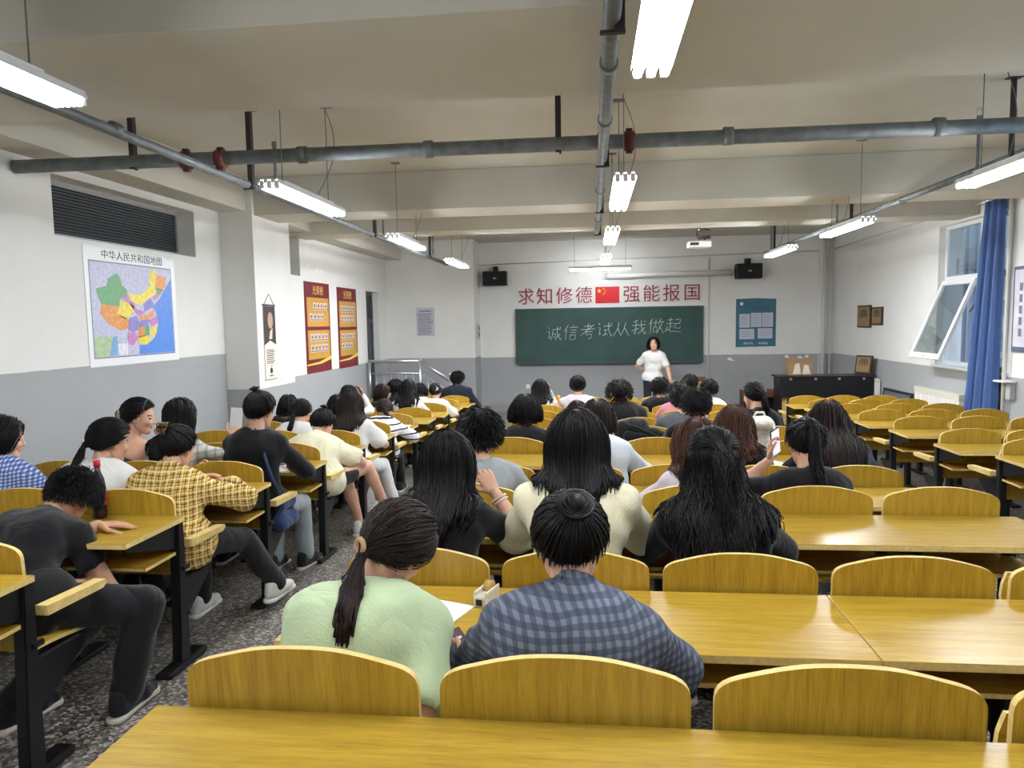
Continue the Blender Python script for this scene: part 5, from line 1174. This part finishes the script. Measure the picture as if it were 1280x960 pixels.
    PEOPLE[key] = dict(root=root, org=org, hc=hc, Rh=Rh, arms=arms, H=H, nb=nb, sp=sp, fw=fw, sd=sd, legs=legs)
    return PEOPLE[key]

WHITEC = cloth('white', (226, 226, 224)); BLK = cloth('black', (17, 17, 20)); CREAM = cloth('cream', (222, 216, 186)); GREEN = cloth('pale_green', (186, 204, 164)); GREYM = cloth('grey_melange', (160, 166, 168)); NAVY = cloth('navy', (24, 27, 42)); PINK = cloth('dusty_pink', (190, 120, 134)); LILAC = cloth('pale_lilac', (214, 204, 216)); DENIM = cloth('washed_denim', (150, 158, 162)); GREYD = cloth('charcoal', (84, 86, 92)); PBLUE = cloth('pale_blue_white', (206, 214, 222))
GING = plaid('blue_grey', (112, 118, 130), [((52, 60, 80), 'x', 0.5, 0.5, 0.6), ((52, 60, 80), 'z', 0.5, 0.5, 0.6)], 40)
YPL = plaid('yellow', (208, 172, 84), [((92, 60, 28), 'x', 0.22, 0.17, 0.8), ((92, 60, 28), 'z', 0.22, 0.17, 0.8), ((236, 226, 190), 'x', 0.62, 0.14, 0.7), ((236, 226, 190), 'z', 0.62, 0.14, 0.7), ((104, 70, 36), 'x', 0.8, 0.06, 0.7), ((104, 70, 36), 'z', 0.8, 0.06, 0.7)], 27)
BPL = plaid('blue_white', (196, 208, 232), [((52, 74, 138), 'x', 0.5, 0.55, 0.75), ((52, 74, 138), 'z', 0.5, 0.55, 0.75)], 52)
STR = plaid('striped', (232, 232, 230), [((28, 30, 40), 'z', 0.5, 0.22, 1.0)], 15)
GPL = plaid('grey_soft', (206, 206, 196), [((120, 128, 128), 'x', 0.5, 0.3, 0.5), ((120, 128, 128), 'z', 0.5, 0.3, 0.5)], 20)
def cd_(i): return (CY[i+1]-0.475, CZ[i+1])
def ld_(i): return (LY[i+1]-0.475, LZ[i+1])
def chip(i, x): return (x, CY[i]+0.27, floor_z(CY[i]+0.27)+0.545)
def lhip(i, x): return (x, LY[i]+0.27, floor_z(LY[i]+0.27)+0.545)
# ================================================================== WHO SITS WHERE
WSHOE = (cloth('shoe_white', (214, 212, 206), 0.1), mat('shoe_sole_white', (232, 230, 224), 0.6))
# ---- middle block, nearest row
p = person('green', 'person in a pale green tee with a low ponytail, bent over a phone', chip(0, -0.66), (-0.545, 1.93, 1.035), cd_(0), 2, hyaw=-0.35, hpitch=0.62, hroll=0.30, shirt=GREEN, hair='pony', hcol=HBR,
       hair_kw=dict(length=0.30, gather=(-0.015, -0.112, -0.045), tail=(-0.25, -0.75, -0.55)), hands=[(-0.62, 1.98, 0.56), (-0.375, 1.86, 0.53)], curls=(0.6, 0.9), loose=0.012, back_n=(None, (0.6, -0.3, -0.5)), palm=(None, (0.1, 0.75, 0.45)), poles=(None, (0.15, -0.7, -0.8)))
person('plaid', 'person in a blue grey checked shirt with a twisted bun', chip(0, -0.06), (-0.06, 1.86, 1.075), cd_(0), 2, hpitch=0.42, shirt=GING, sleeve='long', collar=True, hair='bun', hair_kw=dict(length=0.02, gather=(0.012, -0.088, 0.062), tail=0.046, vol=0.004), loose=0.016, wide=0.172)
# ---- second row
person('blacktee', 'person in a black tee with long straight hair, hand raised to the chin', chip(1, -0.60), (-0.60, 2.90, 1.085), cd_(1), 2, hyaw=-0.2, hpitch=0.35, shirt=BLK, hair='long', hair_kw=dict(length=0.38, part=0.01), hands=[None, (-0.42, 3.02, 0.80)], poles=(None, (0.7, 0.1, -0.8)), curls=(0.4, 0.9), palm=(None, (-0.4, 0.2, 0.6)), back_n=(None, (0.3, -0.9, 0.2)))
person('cream', 'person in a cream blouse with straight hair to the shoulder blades', chip(1, -0.06), (-0.06, 2.80, 1.19), cd_(1), 2, hpitch=0.12, shirt=CREAM, sleeve='long', hair='long', hair_kw=dict(length=0.25, vol=0.0), loose=0.020, wide=0.172)
person('wavy', 'person with very long wavy black hair covering a black top', chip(1, 0.50), (0.46, 2.80, 1.105), cd_(1), 2, hpitch=0.25, shirt=BLK, sleeve='long', hair='halfup', hair_kw=dict(length=0.52, wave=0.75, gather=(0.01, -0.108, 0.05), tail=(0, -0.8, -0.3), vol=0.010), loose=0.01)
# ---- third row
person('greyman', 'person in a grey tee with short tousled black hair', chip(2, -0.61), (-0.61, 3.90, 1.045), cd_(2), 1, hpitch=0.3, shirt=GREYM, hair='messy', hair_kw=dict(length=0.07, vol=0.006), bulk=1.05, wide=0.178)
person('brownwhite', 'person in a pinkish white shirt with long chestnut hair', chip(2, 0.50), (0.55, 3.88, 0.995), cd_(2), 1, hpitch=0.4, hyaw=0.3, shirt=LILAC, hair='long', hcol=HCH, hair_kw=dict(length=0.30, wave=0.15, vol=0.01))
person('hipony', 'person in a black tee with a high ponytail, holding up a lit phone', chip(2, 1.08), (1.115, 3.90, 0.99), cd_(2), 1, hpitch=0.35, shirt=BLK, hair='pony', hair_kw=dict(length=0.44, gather=(0.0, -0.09, 0.085), tail=(0.2, -1.0, 0.25), vol=0.006), hands=[(0.985, 4.10, 0.735), None], poles=((-0.8, -0.3, -0.6), None), curls=(0.8, 0.4), palm=((0.0, 0.15, 1.0), None), back_n=((-0.8, 0.3, 0.2), None))
# ---- fourth row
person('light', 'person in a pale blue and white top behind the cream blouse', chip(3, 0.08), (0.035, 4.92, 0.985), cd_(3), 1, hpitch=0.35, shirt=PBLUE, sleeve='elbow', hair='bob', hcol=HBR, hair_kw=dict(length=0.10, vol=0.006), loose=0.014)
person('curlybrown', 'person in black with wavy brown hair beside a cream bag', chip(3, 0.93), (0.94, 4.90, 0.945), cd_(3), 1, hpitch=0.25, hyaw=0.15, shirt=BLK, sleeve='long', hair='long', hcol=HCH, hair_kw=dict(length=0.26, wave=0.35, vol=0.012))
person('longbrown', 'person in a navy jacket with very long brown hair leaning over the desk', chip(3, 1.60), (1.57, 4.98, 0.96), cd_(3), 1, hpitch=0.5, shirt=NAVY, sleeve='long', hair='long', hcol=HBR, hair_kw=dict(length=0.48, vol=0.012), loose=0.016, slouch=0.09)
# ---- fifth row and beyond
person('bob', 'person with a black bob and white necklace, black top', chip(4, -0.55), (-0.55, 5.92, 0.915), cd_(4), 1, hpitch=0.35, shirt=BLK, hair='bob', hair_kw=dict(length=0.10, vol=0.014))
person('blackman', 'person in a black tee with thick short hair beside the black backpack', chip(4, 0.84), (0.83, 5.86, 0.965), cd_(4), 1, hpitch=0.25, shirt=BLK, hair='messy', hair_kw=dict(length=0.05, vol=0.006), bulk=1.08, wide=0.185)
person('light2', 'person with dark hair half hidden behind the cream blouse', chip(5, -0.12), (-0.14, 6.92, 0.76), cd_(5), 0, hpitch=0.5, shirt=GREYD, hair='bob', hcol=HBR, hair_kw=dict(length=0.10))
person('greybehind', 'person in a charcoal tee behind the person in black', chip(5, 0.86), (0.85, 6.9, 0.905), cd_(5), 0, hpitch=0.2, shirt=GREYD, hair='short', hair_kw=dict(length=0.05), bulk=1.08, wide=0.185)
person('pony940', 'person in a black jacket with a ponytail, rightmost of the far rows', chip(5, 1.52), (1.49, 6.87, 0.935), cd_(5), 0, hpitch=0.2, hyaw=0.45, shirt=BLK, sleeve='long', hair='pony', hair_kw=dict(length=0.28, gather=(0.0, -0.105, 0.03), tail=(0.4, -0.8, -0.3)), loose=0.016)
person('curly', 'person in a loose black shirt with curly hair and a flat top', chip(6, 0.30), (0.30, 7.95, 0.855), cd_(6), 0, hpitch=0.15, shirt=BLK, sleeve='long', hair='messy', hair_kw=dict(length=0.08, vol=0.022), loose=0.03, bulk=1.12, wide=0.19)
person('pink', 'person in a dusty pink tee in the far middle rows', chip(7, 1.06), (1.06, 8.95, 0.765), cd_(7), 0, hpitch=0.15, hyaw=-0.3, shirt=PINK, hair='short', hair_kw=dict(length=0.06), bulk=1.05)
person('longblk', 'person with long black hair and a raised hand near the front row', chip(8, -0.68), (-0.71, 9.95, 0.73), cd_(8), 0, hpitch=0.15, shirt=GPL, sleeve='long', hair='long', hair_kw=dict(length=0.32), hands=[None, (-0.60, 10.05, 0.58)], poles=(None, (0.3, 0.3, -1)))
person('boywhite', 'person in a pale lilac shirt with cropped black hair near the front row', chip(8, -0.19), (-0.19, 9.88, 0.775), cd_(8), 0, hpitch=0.1, shirt=LILAC, hair='short', hair_kw=dict(length=0.035), bulk=1.08, wide=0.185)
person('blk825', 'person in a black tee in front of the standing teacher', chip(8, 0.92), (0.93, 9.97, 0.725), cd_(8), 0, hpitch=0.25, shirt=BLK, hair='short', hair_kw=dict(length=0.07, vol=0.008), bulk=1.08, wide=0.185)
person('white885', 'person in a white shirt with short black hair near the lectern', chip(8, 1.58), (1.585, 9.97, 0.70), cd_(8), 0, hpitch=0.2, hyaw=-0.3, shirt=WHITEC, hair='short', hair_kw=dict(length=0.06), bulk=1.05)
person('u863', 'person with neat black hair in the foremost middle row', chip(9, 1.45), (1.46, 10.93, 0.70), cd_(9), 0, hpitch=0.1, shirt=BLK, hair='short', hair_kw=dict(length=0.05))
# ---- left block
person('P1', 'person in a black tee asleep with the head bent over the desk', lhip(0, -2.36), (-2.43, 3.08, 0.865), None, 2, yaw=-0.25, hyaw=-0.35, hpitch=1.2, skin=SKIN2, shirt=BLK, slen=0.42, hair='messy', hair_kw=dict(length=0.045, vol=0.0), bulk=1.14, wide=0.19, fine=True, slouch=0.12, pants=cloth('black_jeans', (24, 24, 26)),
       hands=[(-2.27, 3.02, 0.628), (-2.33, 2.78, 0.44)], poles=((-0.9, -0.2, -0.1), (0.55, 0.35, -0.8)), curls=(0.18, 0.6), palm=((0.75, 0.45, -0.08), None), feet=[(-2.42, 2.66, floor_z(2.66)), (-2.02, 2.80, floor_z(2.80))], knees=[None, (0.5, 0.3, 1)], shoes=(cloth('shoe_black_suede', (28, 28, 32), 0.2), mat('shoe_sole_cream', (206, 198, 184), 0.6)))
person('blue', 'person in a blue and white checked shirt at the left edge', lhip(1, -3.38), (-3.33, 3.72, 1.05), ld_(1), 2, hyaw=-1.0, hpitch=0.2, shirt=BPL, sleeve='long', hair='bob', hair_kw=dict(length=0.11), fine=True, loose=0.03)
person('whitepony', 'person in a white tee with a low ponytail and white hair tie', lhip(1, -2.80), (-2.72, 3.78, 1.02), ld_(1), 2, hyaw=-0.5, hpitch=0.3, shirt=WHITEC, hair='pony', hair_kw=dict(length=0.32, gather=(-0.03, -0.112, -0.02), tail=(-0.2, -0.7, -0.6)), loose=0.022)
person('plaidY', 'person in a long yellow checked shirt with a claw clip updo', lhip(1, -2.27), (-2.33, 3.80, 0.975), ld_(1), 2, hyaw=-0.15, hpitch=0.45, shirt=YPL, sleeve='long', collar=True, hair='bun', hair_kw=dict(length=0.02, gather=(-0.02, -0.092, 0.065), tail=0.034), loose=0.02, hem=0.10, hands=[(-2.38, 4.02, 0.60), (-2.14, 4.0, 0.60)], poles=(None, (0.9, -0.3, -0.3)), feet=[(-2.36, 4.0, floor_z(4.0)), (-1.96, 4.16, floor_z(4.16)+0.05)], shoes=WSHOE)
person('profile', 'person seen in profile with a patterned scrunchie and bare shoulders', lhip(2, -3.28), (-3.18, 4.74, 1.035), ld_(2), 1, hyaw=-1.25, hpitch=0.2, shirt=cloth('dark_strap_top', (60, 56, 58)), sleeve='none', topcut=0.72, hair='bun', hair_kw=dict(length=0.02, gather=(0.0, -0.118, -0.005), tail=0.028), fine=True)
person('longL', 'person with long straight black hair holding a sheet of paper', lhip(2, -2.86), (-2.82, 4.66, 1.05), ld_(2), 1, hpitch=0.1, hyaw=-0.2, shirt=GPL, sleeve='long', hair='long', hair_kw=dict(length=0.36), hands=[None, (-2.62, 4.98, 0.72)], poles=(None, (0.8, 0, -0.7)), curls=(0.5, 0.9), palm=(None, (0.1, 0.4, 0.9)), back_n=(None, (0.3, -0.9, 0.3)))
person('blackupdo', 'person in a black shirt with a messy updo and a denim bag strap', lhip(2, -2.25), (-2.27, 4.72, 1.075), ld_(2), 1, hpitch=0.25, hyaw=-0.25, shirt=BLK, sleeve='long', hair='bun', hair_kw=dict(length=0.02, gather=(-0.02, -0.05, 0.112), tail=0.032, vol=0.006), pants=DENIM, feet=[(-2.3, 4.9, floor_z(4.9)), (-2.1, 4.98, floor_z(4.98))], loose=0.012)
person('creamlean', 'person in a cream tee and black shorts with legs crossed, head down', lhip(3, -2.20), (-2.26, 5.82, 0.815), ld_(3), 1, hpitch=0.75, hyaw=-0.4, shirt=CREAM, hair='bun', hair_kw=dict(length=0.02, gather=(0.0, -0.07, 0.098), tail=0.03), loose=0.022, shorts=True, slouch=0.09, feet=[(-2.02, 5.98, floor_z(5.98)), (-1.80, 6.02, floor_z(6.02)+0.17)], knees=[(0.25, 0.6, 1), (0.1, 0.4, 1)], shoes=WSHOE)
person('wh375', 'person in a white tee with black strands over the back, second seat inward', lhip(4, -2.84), (-2.81, 6.70, 0.81), ld_(4), 1, hpitch=0.45, shirt=WHITEC, hair='pony', hair_kw=dict(length=0.26, gather=(-0.01, -0.112, -0.03), tail=(-0.3, -0.7, -0.5)), loose=0.016)
person('longbrownL', 'person in a white tee and white trousers with long brown hair', lhip(4, -2.28), (-2.29, 6.64, 0.895), ld_(4), 1, hpitch=0.2, shirt=WHITEC, hair='long', hcol=HBR, hair_kw=dict(length=0.34, vol=0.004), loose=0.022, pants=cloth('white_trousers', (222, 222, 220)), feet=[(-2.25, 6.95, floor_z(6.95)), (-2.0, 6.95, floor_z(6.95))], shoes=WSHOE)
person('bk365', 'person in black with dark hair by the left wall', lhip(5, -3.38), (-3.36, 7.66, 0.76), ld_(5), 0, hpitch=0.4, shirt=BLK, hair='bob', hair_kw=dict(length=0.12))
person('bk425', 'person with black hair beside the person with brown hair', lhip(5, -2.84), (-2.80, 7.66, 0.76), ld_(5), 0, hpitch=0.4, shirt=BLK, hair='bob', hair_kw=dict(length=0.14))
person('striped', 'person in a white top with black stripes, head bent down', lhip(5, -2.28), (-2.29, 7.74, 0.695), ld_(5), 0, hpitch=0.75, shirt=STR, sleeve='long', hair='pony', hcol=HBR, hair_kw=dict(length=0.2, gather=(0.03, -0.112, -0.04), tail=(0.4, -0.6, -0.5)), loose=0.014, slouch=0.09)
person('bk435', 'person with dark hair holding a phone up beside the head', lhip(6, -2.98), (-3.0, 8.63, 0.78), ld_(6), 0, hpitch=0.3, shirt=WHITEC, sleeve='long', hair='bob', hair_kw=dict(length=0.12), hands=[None, (-2.86, 8.72, 0.66)], poles=(None, (0.3, 0.3, -1)))
person('glasses', 'person in profile with glasses turned towards the aisle', lhip(7, -2.88), (-2.85, 9.6, 0.71), ld_(7), 0, hyaw=-1.2, hpitch=0.25, shirt=NAVY, sleeve='long', hair='bob', hcol=HBR, hair_kw=dict(length=0.10), fine=True)
person('long510', 'person with long black hair over a white top near the railing', lhip(7, -2.48), (-2.48, 9.55, 0.78), ld_(7), 0, hpitch=0.1, shirt=WHITEC, hair='long', hair_kw=dict(length=0.34))
person('jack493', 'person in a black hooded jacket with short hair below the railing', lhip(8, -2.92), (-2.92, 10.52, 0.69), ld_(8), 0, hpitch=0.15, hyaw=-0.4, shirt=BLK, sleeve='long', hair='short', hair_kw=dict(length=0.06), loose=0.016, collar=True)
person('clip545', 'person in a white tee with a white hair clip', lhip(8, -2.33), (-2.33, 10.56, 0.625), ld_(8), 0, hpitch=0.35, shirt=WHITEC, hair='bun', hair_kw=dict(length=0.02, gather=(0.0, -0.11, -0.02), tail=0.022), loose=0.014)
person('small525', 'person with dark hair mostly hidden behind the long haired neighbour', lhip(9, -2.78), (-2.80, 11.54, 0.55), ld_(9), 0, hpitch=0.4, shirt=WHITEC, hair='bob', hair_kw=dict(length=0.09))
person('jk572', 'person in a black jacket sitting upright at the front left bench', lhip(10, -2.33), (-2.33, 12.42, 0.68), None, 0, hpitch=0.05, hyaw=-0.4, shirt=NAVY, sleeve='long', hair='short', hair_kw=dict(length=0.06), bulk=1.1, wide=0.19, collar=True, loose=0.012, hands=[(-2.45, 12.5, 0.1), (-2.2, 12.5, 0.1)])
# ---- the teacher
person('teacher', 'person in a white short sleeved top standing before the blackboard', (1.13, 13.72, 0.45), (1.155, 13.66, 1.205), None, 1, yaw=math.pi, hyaw=math.pi-0.1, hpitch=-0.05, hroll=0.08, shirt=WHITEC, hair='bob', hair_kw=dict(length=0.09), standing=True, slouch=-0.01, pants=cloth('dark_slacks', (36, 36, 42)), hands=[(1.46, 13.56, 0.36), (1.06, 13.9, 0.52)], poles=((0.6, 0.3, 0), (-0.9, 0.2, -0.2)), fine=True, curls=(0.25, 0.6), loose=0.006)

# ================================================================== THINGS WITH THE PEOPLE
def att(key, name, V, F, m, smooth=True):
    q = PEOPLE[key]; return add_obj(name, mesh_py(name, np.asarray(V)-q['org'], F, m, smooth), q['root'])
def ring(key, name, local, r, tr, m, ax=(0, 1, 0.2), bumps=0):
    q = PEOPLE[key]; c = q['hc']+q['Rh']@A(*local); a = unit(q['Rh']@A(*ax)); u = unit(np.cross(a, A(0.2, 0.3, 0.9))); w = np.cross(a, u)
    t = np.linspace(0, 2*math.pi, 20); pts = [c+r*(1+bumps*math.sin(7*x))*(math.cos(x)*u+math.sin(x)*w) for x in t]
    V, F = tube_data(pts, tr, 8, False); att(key, name, V, F, m)
ring('green', 'hair_tie', (-0.017, -0.122, -0.052), 0.018, 0.007, mat('hair_tie_beige', (188, 150, 112), 0.7), (-0.25, -0.75, -0.55))
ring('whitepony', 'hair_tie', (-0.035, -0.12, -0.028), 0.018, 0.006, WHITE, (-0.45, -0.6, -0.5))
ring('profile', 'scrunchie', (0.0, -0.128, -0.005), 0.030, 0.018, mat('scrunchie_pattern', (168, 156, 122), 0.8, noise=0.5, nscale=60), (0, -1, 0), 0.12)
ring('hipony', 'hair_tie', (0.0, -0.10, 0.102), 0.016, 0.006, BLACK, (0.1, -0.9, 0.2))
ring('clip545', 'hair_clip', (0.03, -0.115, 0.02), 0.022, 0.009, WHITE, (0, -1, 0), 0.3)
def claw(key, local, m):
    q = PEOPLE[key]; R = q['Rh']; c = q['hc']+R@A(*local); L = []
    for k in range(5):
        x = -0.03+k*0.015
        for s in (-1, 1): L.append([tuple(c+R@A(x, s*0.002-0.012, s*0.004)-q['org']), tuple(c+R@A(x, -0.022, s*0.020)-q['org']), tuple(c+R@A(x*0.9, -0.004, s*0.036)-q['org'])])
    multi_tube('claw_clip', L, 0.004, m, q['root'], 5)
claw('plaidY', (-0.02, -0.135, 0.075), mat('tortoise_shell', (120, 88, 46), 0.3))
# headband of the girl in profile
q = PEOPLE['profile']; pts = [q['hc']+q['Rh']@A(0.086*math.cos(t), 0.03, 0.028+0.100*math.sin(t)) for t in np.linspace(0.1, math.pi-0.1, 18)]; V, F = tube_data(pts, 0.006, 6); att('profile', 'headband', V, F, mat('headband_dark', (46, 44, 50), 0.4))
# glasses
q = PEOPLE['glasses']; L = []
for s in (-1, 1):
    c = q['hc']+q['Rh']@A(s*0.032, 0.098, -0.002); L.append([tuple(c+q['Rh']@A(0.022*math.cos(t), 0, 0.019*math.sin(t))-q['org']) for t in np.linspace(0, 2*math.pi, 14)]); L.append([tuple(q['hc']+q['Rh']@A(s*0.054, 0.096, 0.002)-q['org']), tuple(q['hc']+q['Rh']@A(s*0.08, 0.0, 0.0)-q['org'])])
L.append([tuple(q['hc']+q['Rh']@A(-0.01, 0.10, 0.0)-q['org']), tuple(q['hc']+q['Rh']@A(0.01, 0.10, 0.0)-q['org'])]); multi_tube('spectacles', L, 0.0025, CHROME, q['root'], 5)
# denim bag strap and bag on the black shirt
q = PEOPLE['blackupdo']; sp_, fw_, sd_ = q['sp'], q['fw'], q['sd']
DEN = cloth('dark_denim', (48, 62, 98))
bag = thing('denim_bag', 'dark blue denim shoulder bag at the side of the black shirt', 'bag', tuple(q['H']+sd_*0.20-A(0, 0, 0.09)))
bo = q['H']+sd_*0.20-A(0, 0, 0.09)
V, F = sdf_mesh([cone(A(0, -0.10, 0.0), A(0, 0.08, 0.0), 0.055, 0.05, 0.05), cone(A(0.0, -0.09, 0.13), A(0, 0.07, 0.12), 0.045, 0.04, 0.07)], 0.014, 0.004); add_obj('bag_body', np_mesh('bag_body', V, F, [DEN]), bag)
pts = [tuple(v-bo) for v in (q['H']+sd_*0.20+A(0, -0.06, 0.08), sp_(0.4)+sd_*0.150-fw_*0.070, sp_(0.7)+sd_*0.125-fw_*0.118, sp_(0.93)+sd_*0.09-fw_*0.070, sp_(1.0)+sd_*0.085+A(0, 0, 0.028), sp_(0.95)+sd_*0.09+fw_*0.09)]
V, F = tube_data(pts, 0.010, 8); add_obj('strap', mesh_py('strap', V, F, DEN, True), bag)
# ---- phones
def phone(label, loc, R, screen, lit=0.0):
    o = thing('phone', label, 'phone', loc); o.rotation_euler = Matrix([[float(x) for x in r] for r in R]).to_euler()
    box('case', (-0.037, -0.0045, -0.077), (0.037, 0.0045, 0.077), BLACK, o, 0.004); s_ = box('screen', (-0.034, -0.0055, -0.073), (0.034, -0.0044, 0.073), screen, o)
    return o, s_
SCR1 = mat('phone_screen_dim', (70, 54, 58), 0.2, emit=(120, 92, 98), strength=0.35)
q = PEOPLE['green']; W_ = q['arms'][1][2]
ph, s_ = phone('phone with a dark picture screen held by the person in green', (float(W_[0])+0.005, float(W_[1])+0.085, float(W_[2])+0.055), rotm(0.35, 0.75, -0.45), SCR1)
for (x, z, w, h_, c) in ((0.0, 0.045, 0.05, 0.012, (210, 196, 196)), (-0.012, 0.01, 0.03, 0.03, (196, 150, 140)), (0.012, -0.03, 0.026, 0.04, (222, 120, 150)), (-0.016, -0.045, 0.02, 0.03, (60, 40, 46))): box('picture_patch', (x-w/2, -0.0013, z-h_/2), (x+w/2, -0.0006, z+h_/2), mat('screen_patch_%d' % c[0], c, 0.3, emit=c, strength=0.3), s_)
q = PEOPLE['hipony']; W_ = q['arms'][0][2]
phone('bright phone held up by the person with the high ponytail', (float(W_[0])+0.03, float(W_[1])+0.01, float(W_[2])+0.10), rotm(0.75, -0.1, -0.3), mat('phone_screen_bright', (240, 236, 250), 0.2, emit=(244, 238, 255), strength=0.6))
q = PEOPLE['P1']; W_ = q['arms'][1][2]
phone('phone lying in the lap of the sleeping person', (float(W_[0])-0.04, float(W_[1])+0.05, float(W_[2])+0.02), rotm(0.4, 1.2, 0), SCR1)
# ---- paper and small things on desks
def sheet_on(label, x, y, z, w, d_, rz, m=PAPER):
    o = add_obj('paper_sheet', box_me(w, d_, 0.002, m), None, (x, y, z+0.0016), (0, 0, rz)); tag(o, label, 'paper'); return o
sheet_on('white paper sheet on the desk before the person in green', -0.53, 2.12, CZ[1], 0.21, 0.297, -0.35)
sheet_on('white paper on the aisle end of the left bench before the striped top', -2.2, LY[6]-0.24, LZ[6], 0.26, 0.3, 0.1)
sheet_on('white paper under the black sleeved arm on the left block', -2.2, LY[3]-0.30, LZ[3], 0.21, 0.29, 0.15)
sheet_on('white paper at the far end bench of the left block', -2.25, LY[9]-0.25, LZ[9], 0.25, 0.28, 0.0)
sheet_on('small white paper beside the black backpack', 0.08, CY[5]-0.25, CZ[5], 0.08, 0.1, 0.2)
q = PEOPLE['longL']; W_ = q['arms'][1][2]
o = add_obj('paper_sheet', box_me(0.085, 0.002, 0.17, PAPER), None, (float(W_[0])+0.02, float(W_[1])+0.02, float(W_[2])+0.13), (0.15, 0.12, 0.5)); tag(o, 'upright sheet of paper held by the long haired person', 'paper')
t = thing('tape_dispenser', 'little cream tape dispenser on the second middle desk', 'dispenser', (-0.345, 2.27, CZ[1]), math.radians(-18)); CR_ = mat('cream_plastic', (206, 202, 184), 0.45)
box('body', (-0.022, -0.06, 0.0), (0.022, 0.05, 0.035), CR_, t, 0.005); box('side_cheek', (-0.024, -0.055, 0.03), (-0.016, 0.045, 0.05), CR_, t, 0.004); box('side_cheek', (0.016, -0.055, 0.03), (0.024, 0.045, 0.05), CR_, t, 0.004); box('slot', (-0.012, -0.0615, 0.008), (0.010, -0.058, 0.028), BLACK, t); lathe('tape_roll', [(0.012, -0.012), (0.022, -0.012), (0.022, 0.012), (0.012, 0.012)], mat('tape_amber', (186, 150, 84), 0.3), t, (0, 0.015, 0.045), axis='X')
def bottle(label, loc, col, cap, sz=1.0):
    t = thing('drink_bottle', label, 'bottle', loc); t.scale = (1, 1, sz); lathe('bottle_body', [(0.03, 0.0), (0.033, 0.01), (0.033, 0.12), (0.028, 0.15), (0.014, 0.18), (0.013, 0.20)], mat('bottle_'+label[:6], col, 0.15, spec=0.6), t, n=16); lathe('cap', [(0.016, 0.198), (0.016, 0.222)], mat('cap_'+label[:6], cap, 0.4), t, n=12); lathe('label_band', [(0.0337, 0.05), (0.0337, 0.10)], mat('band_'+label[:6], cap, 0.5), t, n=16)
bottle('cola bottle with a red cap beside the white tee', (-2.43, LY[1]-0.06, LZ[1]), (44, 26, 24), (196, 30, 44), 1.3); bottle('amber tea bottle on the front middle desk', (-0.47, CY[9]-0.2, CZ[9]), (214, 150, 80), (236, 196, 130))
# black backpack lying on a desk
BK = cloth('backpack_black', (24, 25, 28), 0.6)
t = thing('backpack', 'black crumpled backpack lying on a middle desk', 'backpack', (0.40, CY[5]-0.22, CZ[5])); t.scale = (1.0, 1.0, 1.4)
V, F = sdf_mesh([cone(A(-0.14, 0, 0.075), A(0.12, 0.0, 0.06), 0.072, 0.055, 0.06), cone(A(-0.12, 0.06, 0.09), A(0.04, 0.05, 0.11), 0.06, 0.05, 0.05), cone(A(0.1, -0.03, 0.05), A(0.22, -0.02, 0.04), 0.045, 0.034, 0.05)], 0.012, 0.008, 2.0); add_obj('pack_body', np_mesh('pack_body', V, F, [BK]), t)
V, F = sdf_mesh([cone(A(-0.1, -0.075, 0.06), A(0.05, -0.08, 0.05), 0.035, 0.03, 0.03)], 0.012, 0.004, 1.0); add_obj('front_pocket', np_mesh('front_pocket', V, F, [BK]), t)
tube('strap', [(-0.1, -0.06, 0.13), (0.0, -0.10, 0.11), (0.12, -0.09, 0.07), (0.22, -0.06, 0.03), (0.26, -0.02, 0.012)], 0.011, BK, t); tube('handle', [(-0.19, 0, 0.10), (-0.235, 0, 0.09), (-0.23, 0.0, 0.05)], 0.008, BK, t)
# cream bag standing on a desk
CB = cloth('bag_cream', (226, 222, 208), 0.5)
t = thing('cream_bag', 'fluffy cream backpack standing on the desk beside the brown haired person', 'bag', (1.17, CY[4]-0.26, CZ[4]))
V, F = sdf_mesh([cone(A(-0.045, 0, 0.09), A(0.045, 0, 0.09), 0.088, 0.088, 0.06), cone(A(-0.04, 0, 0.24), A(0.035, 0.0, 0.25), 0.08, 0.075, 0.08)], 0.012, 0.005, 4.0, [(A(0, 0, 0.0), A(0, 0, -1))]); add_obj('bag_body', np_mesh('bag_body', V, F, [CB]), t)
V, F = sdf_mesh([cone(A(-0.05, -0.07, 0.27), A(0.04, -0.07, 0.275), 0.04, 0.04, 0.03)], 0.01, 0.003); add_obj('flap', np_mesh('flap', V, F, [CB]), t); tube('handle', [(-0.04, 0, 0.31), (-0.02, 0.0, 0.35), (0.03, 0, 0.35), (0.04, 0, 0.315)], 0.009, CB, t)
tube('strap', [(0.07, -0.06, 0.27), (0.11, -0.09, 0.18), (0.10, -0.07, 0.06)], 0.013, CB, t)
# bracelet
q = PEOPLE['blacktee']; E_, W_ = q['arms'][1][1], q['arms'][1][2]; d_ = unit(W_-E_); u_ = unit(np.cross(d_, A(0, 0, 1))); w_ = np.cross(d_, u_); L = []
for f_ in (0.80, 0.86): c_ = E_+(W_-E_)*f_; L.append([tuple(c_+0.034*(math.cos(a)*u_+math.sin(a)*w_)-q['org']) for a in np.linspace(0, 2*math.pi, 16)])
multi_tube('bracelet', L, 0.005, mat('pearl_bracelet', (224, 206, 190), 0.3), q['root'], 6)
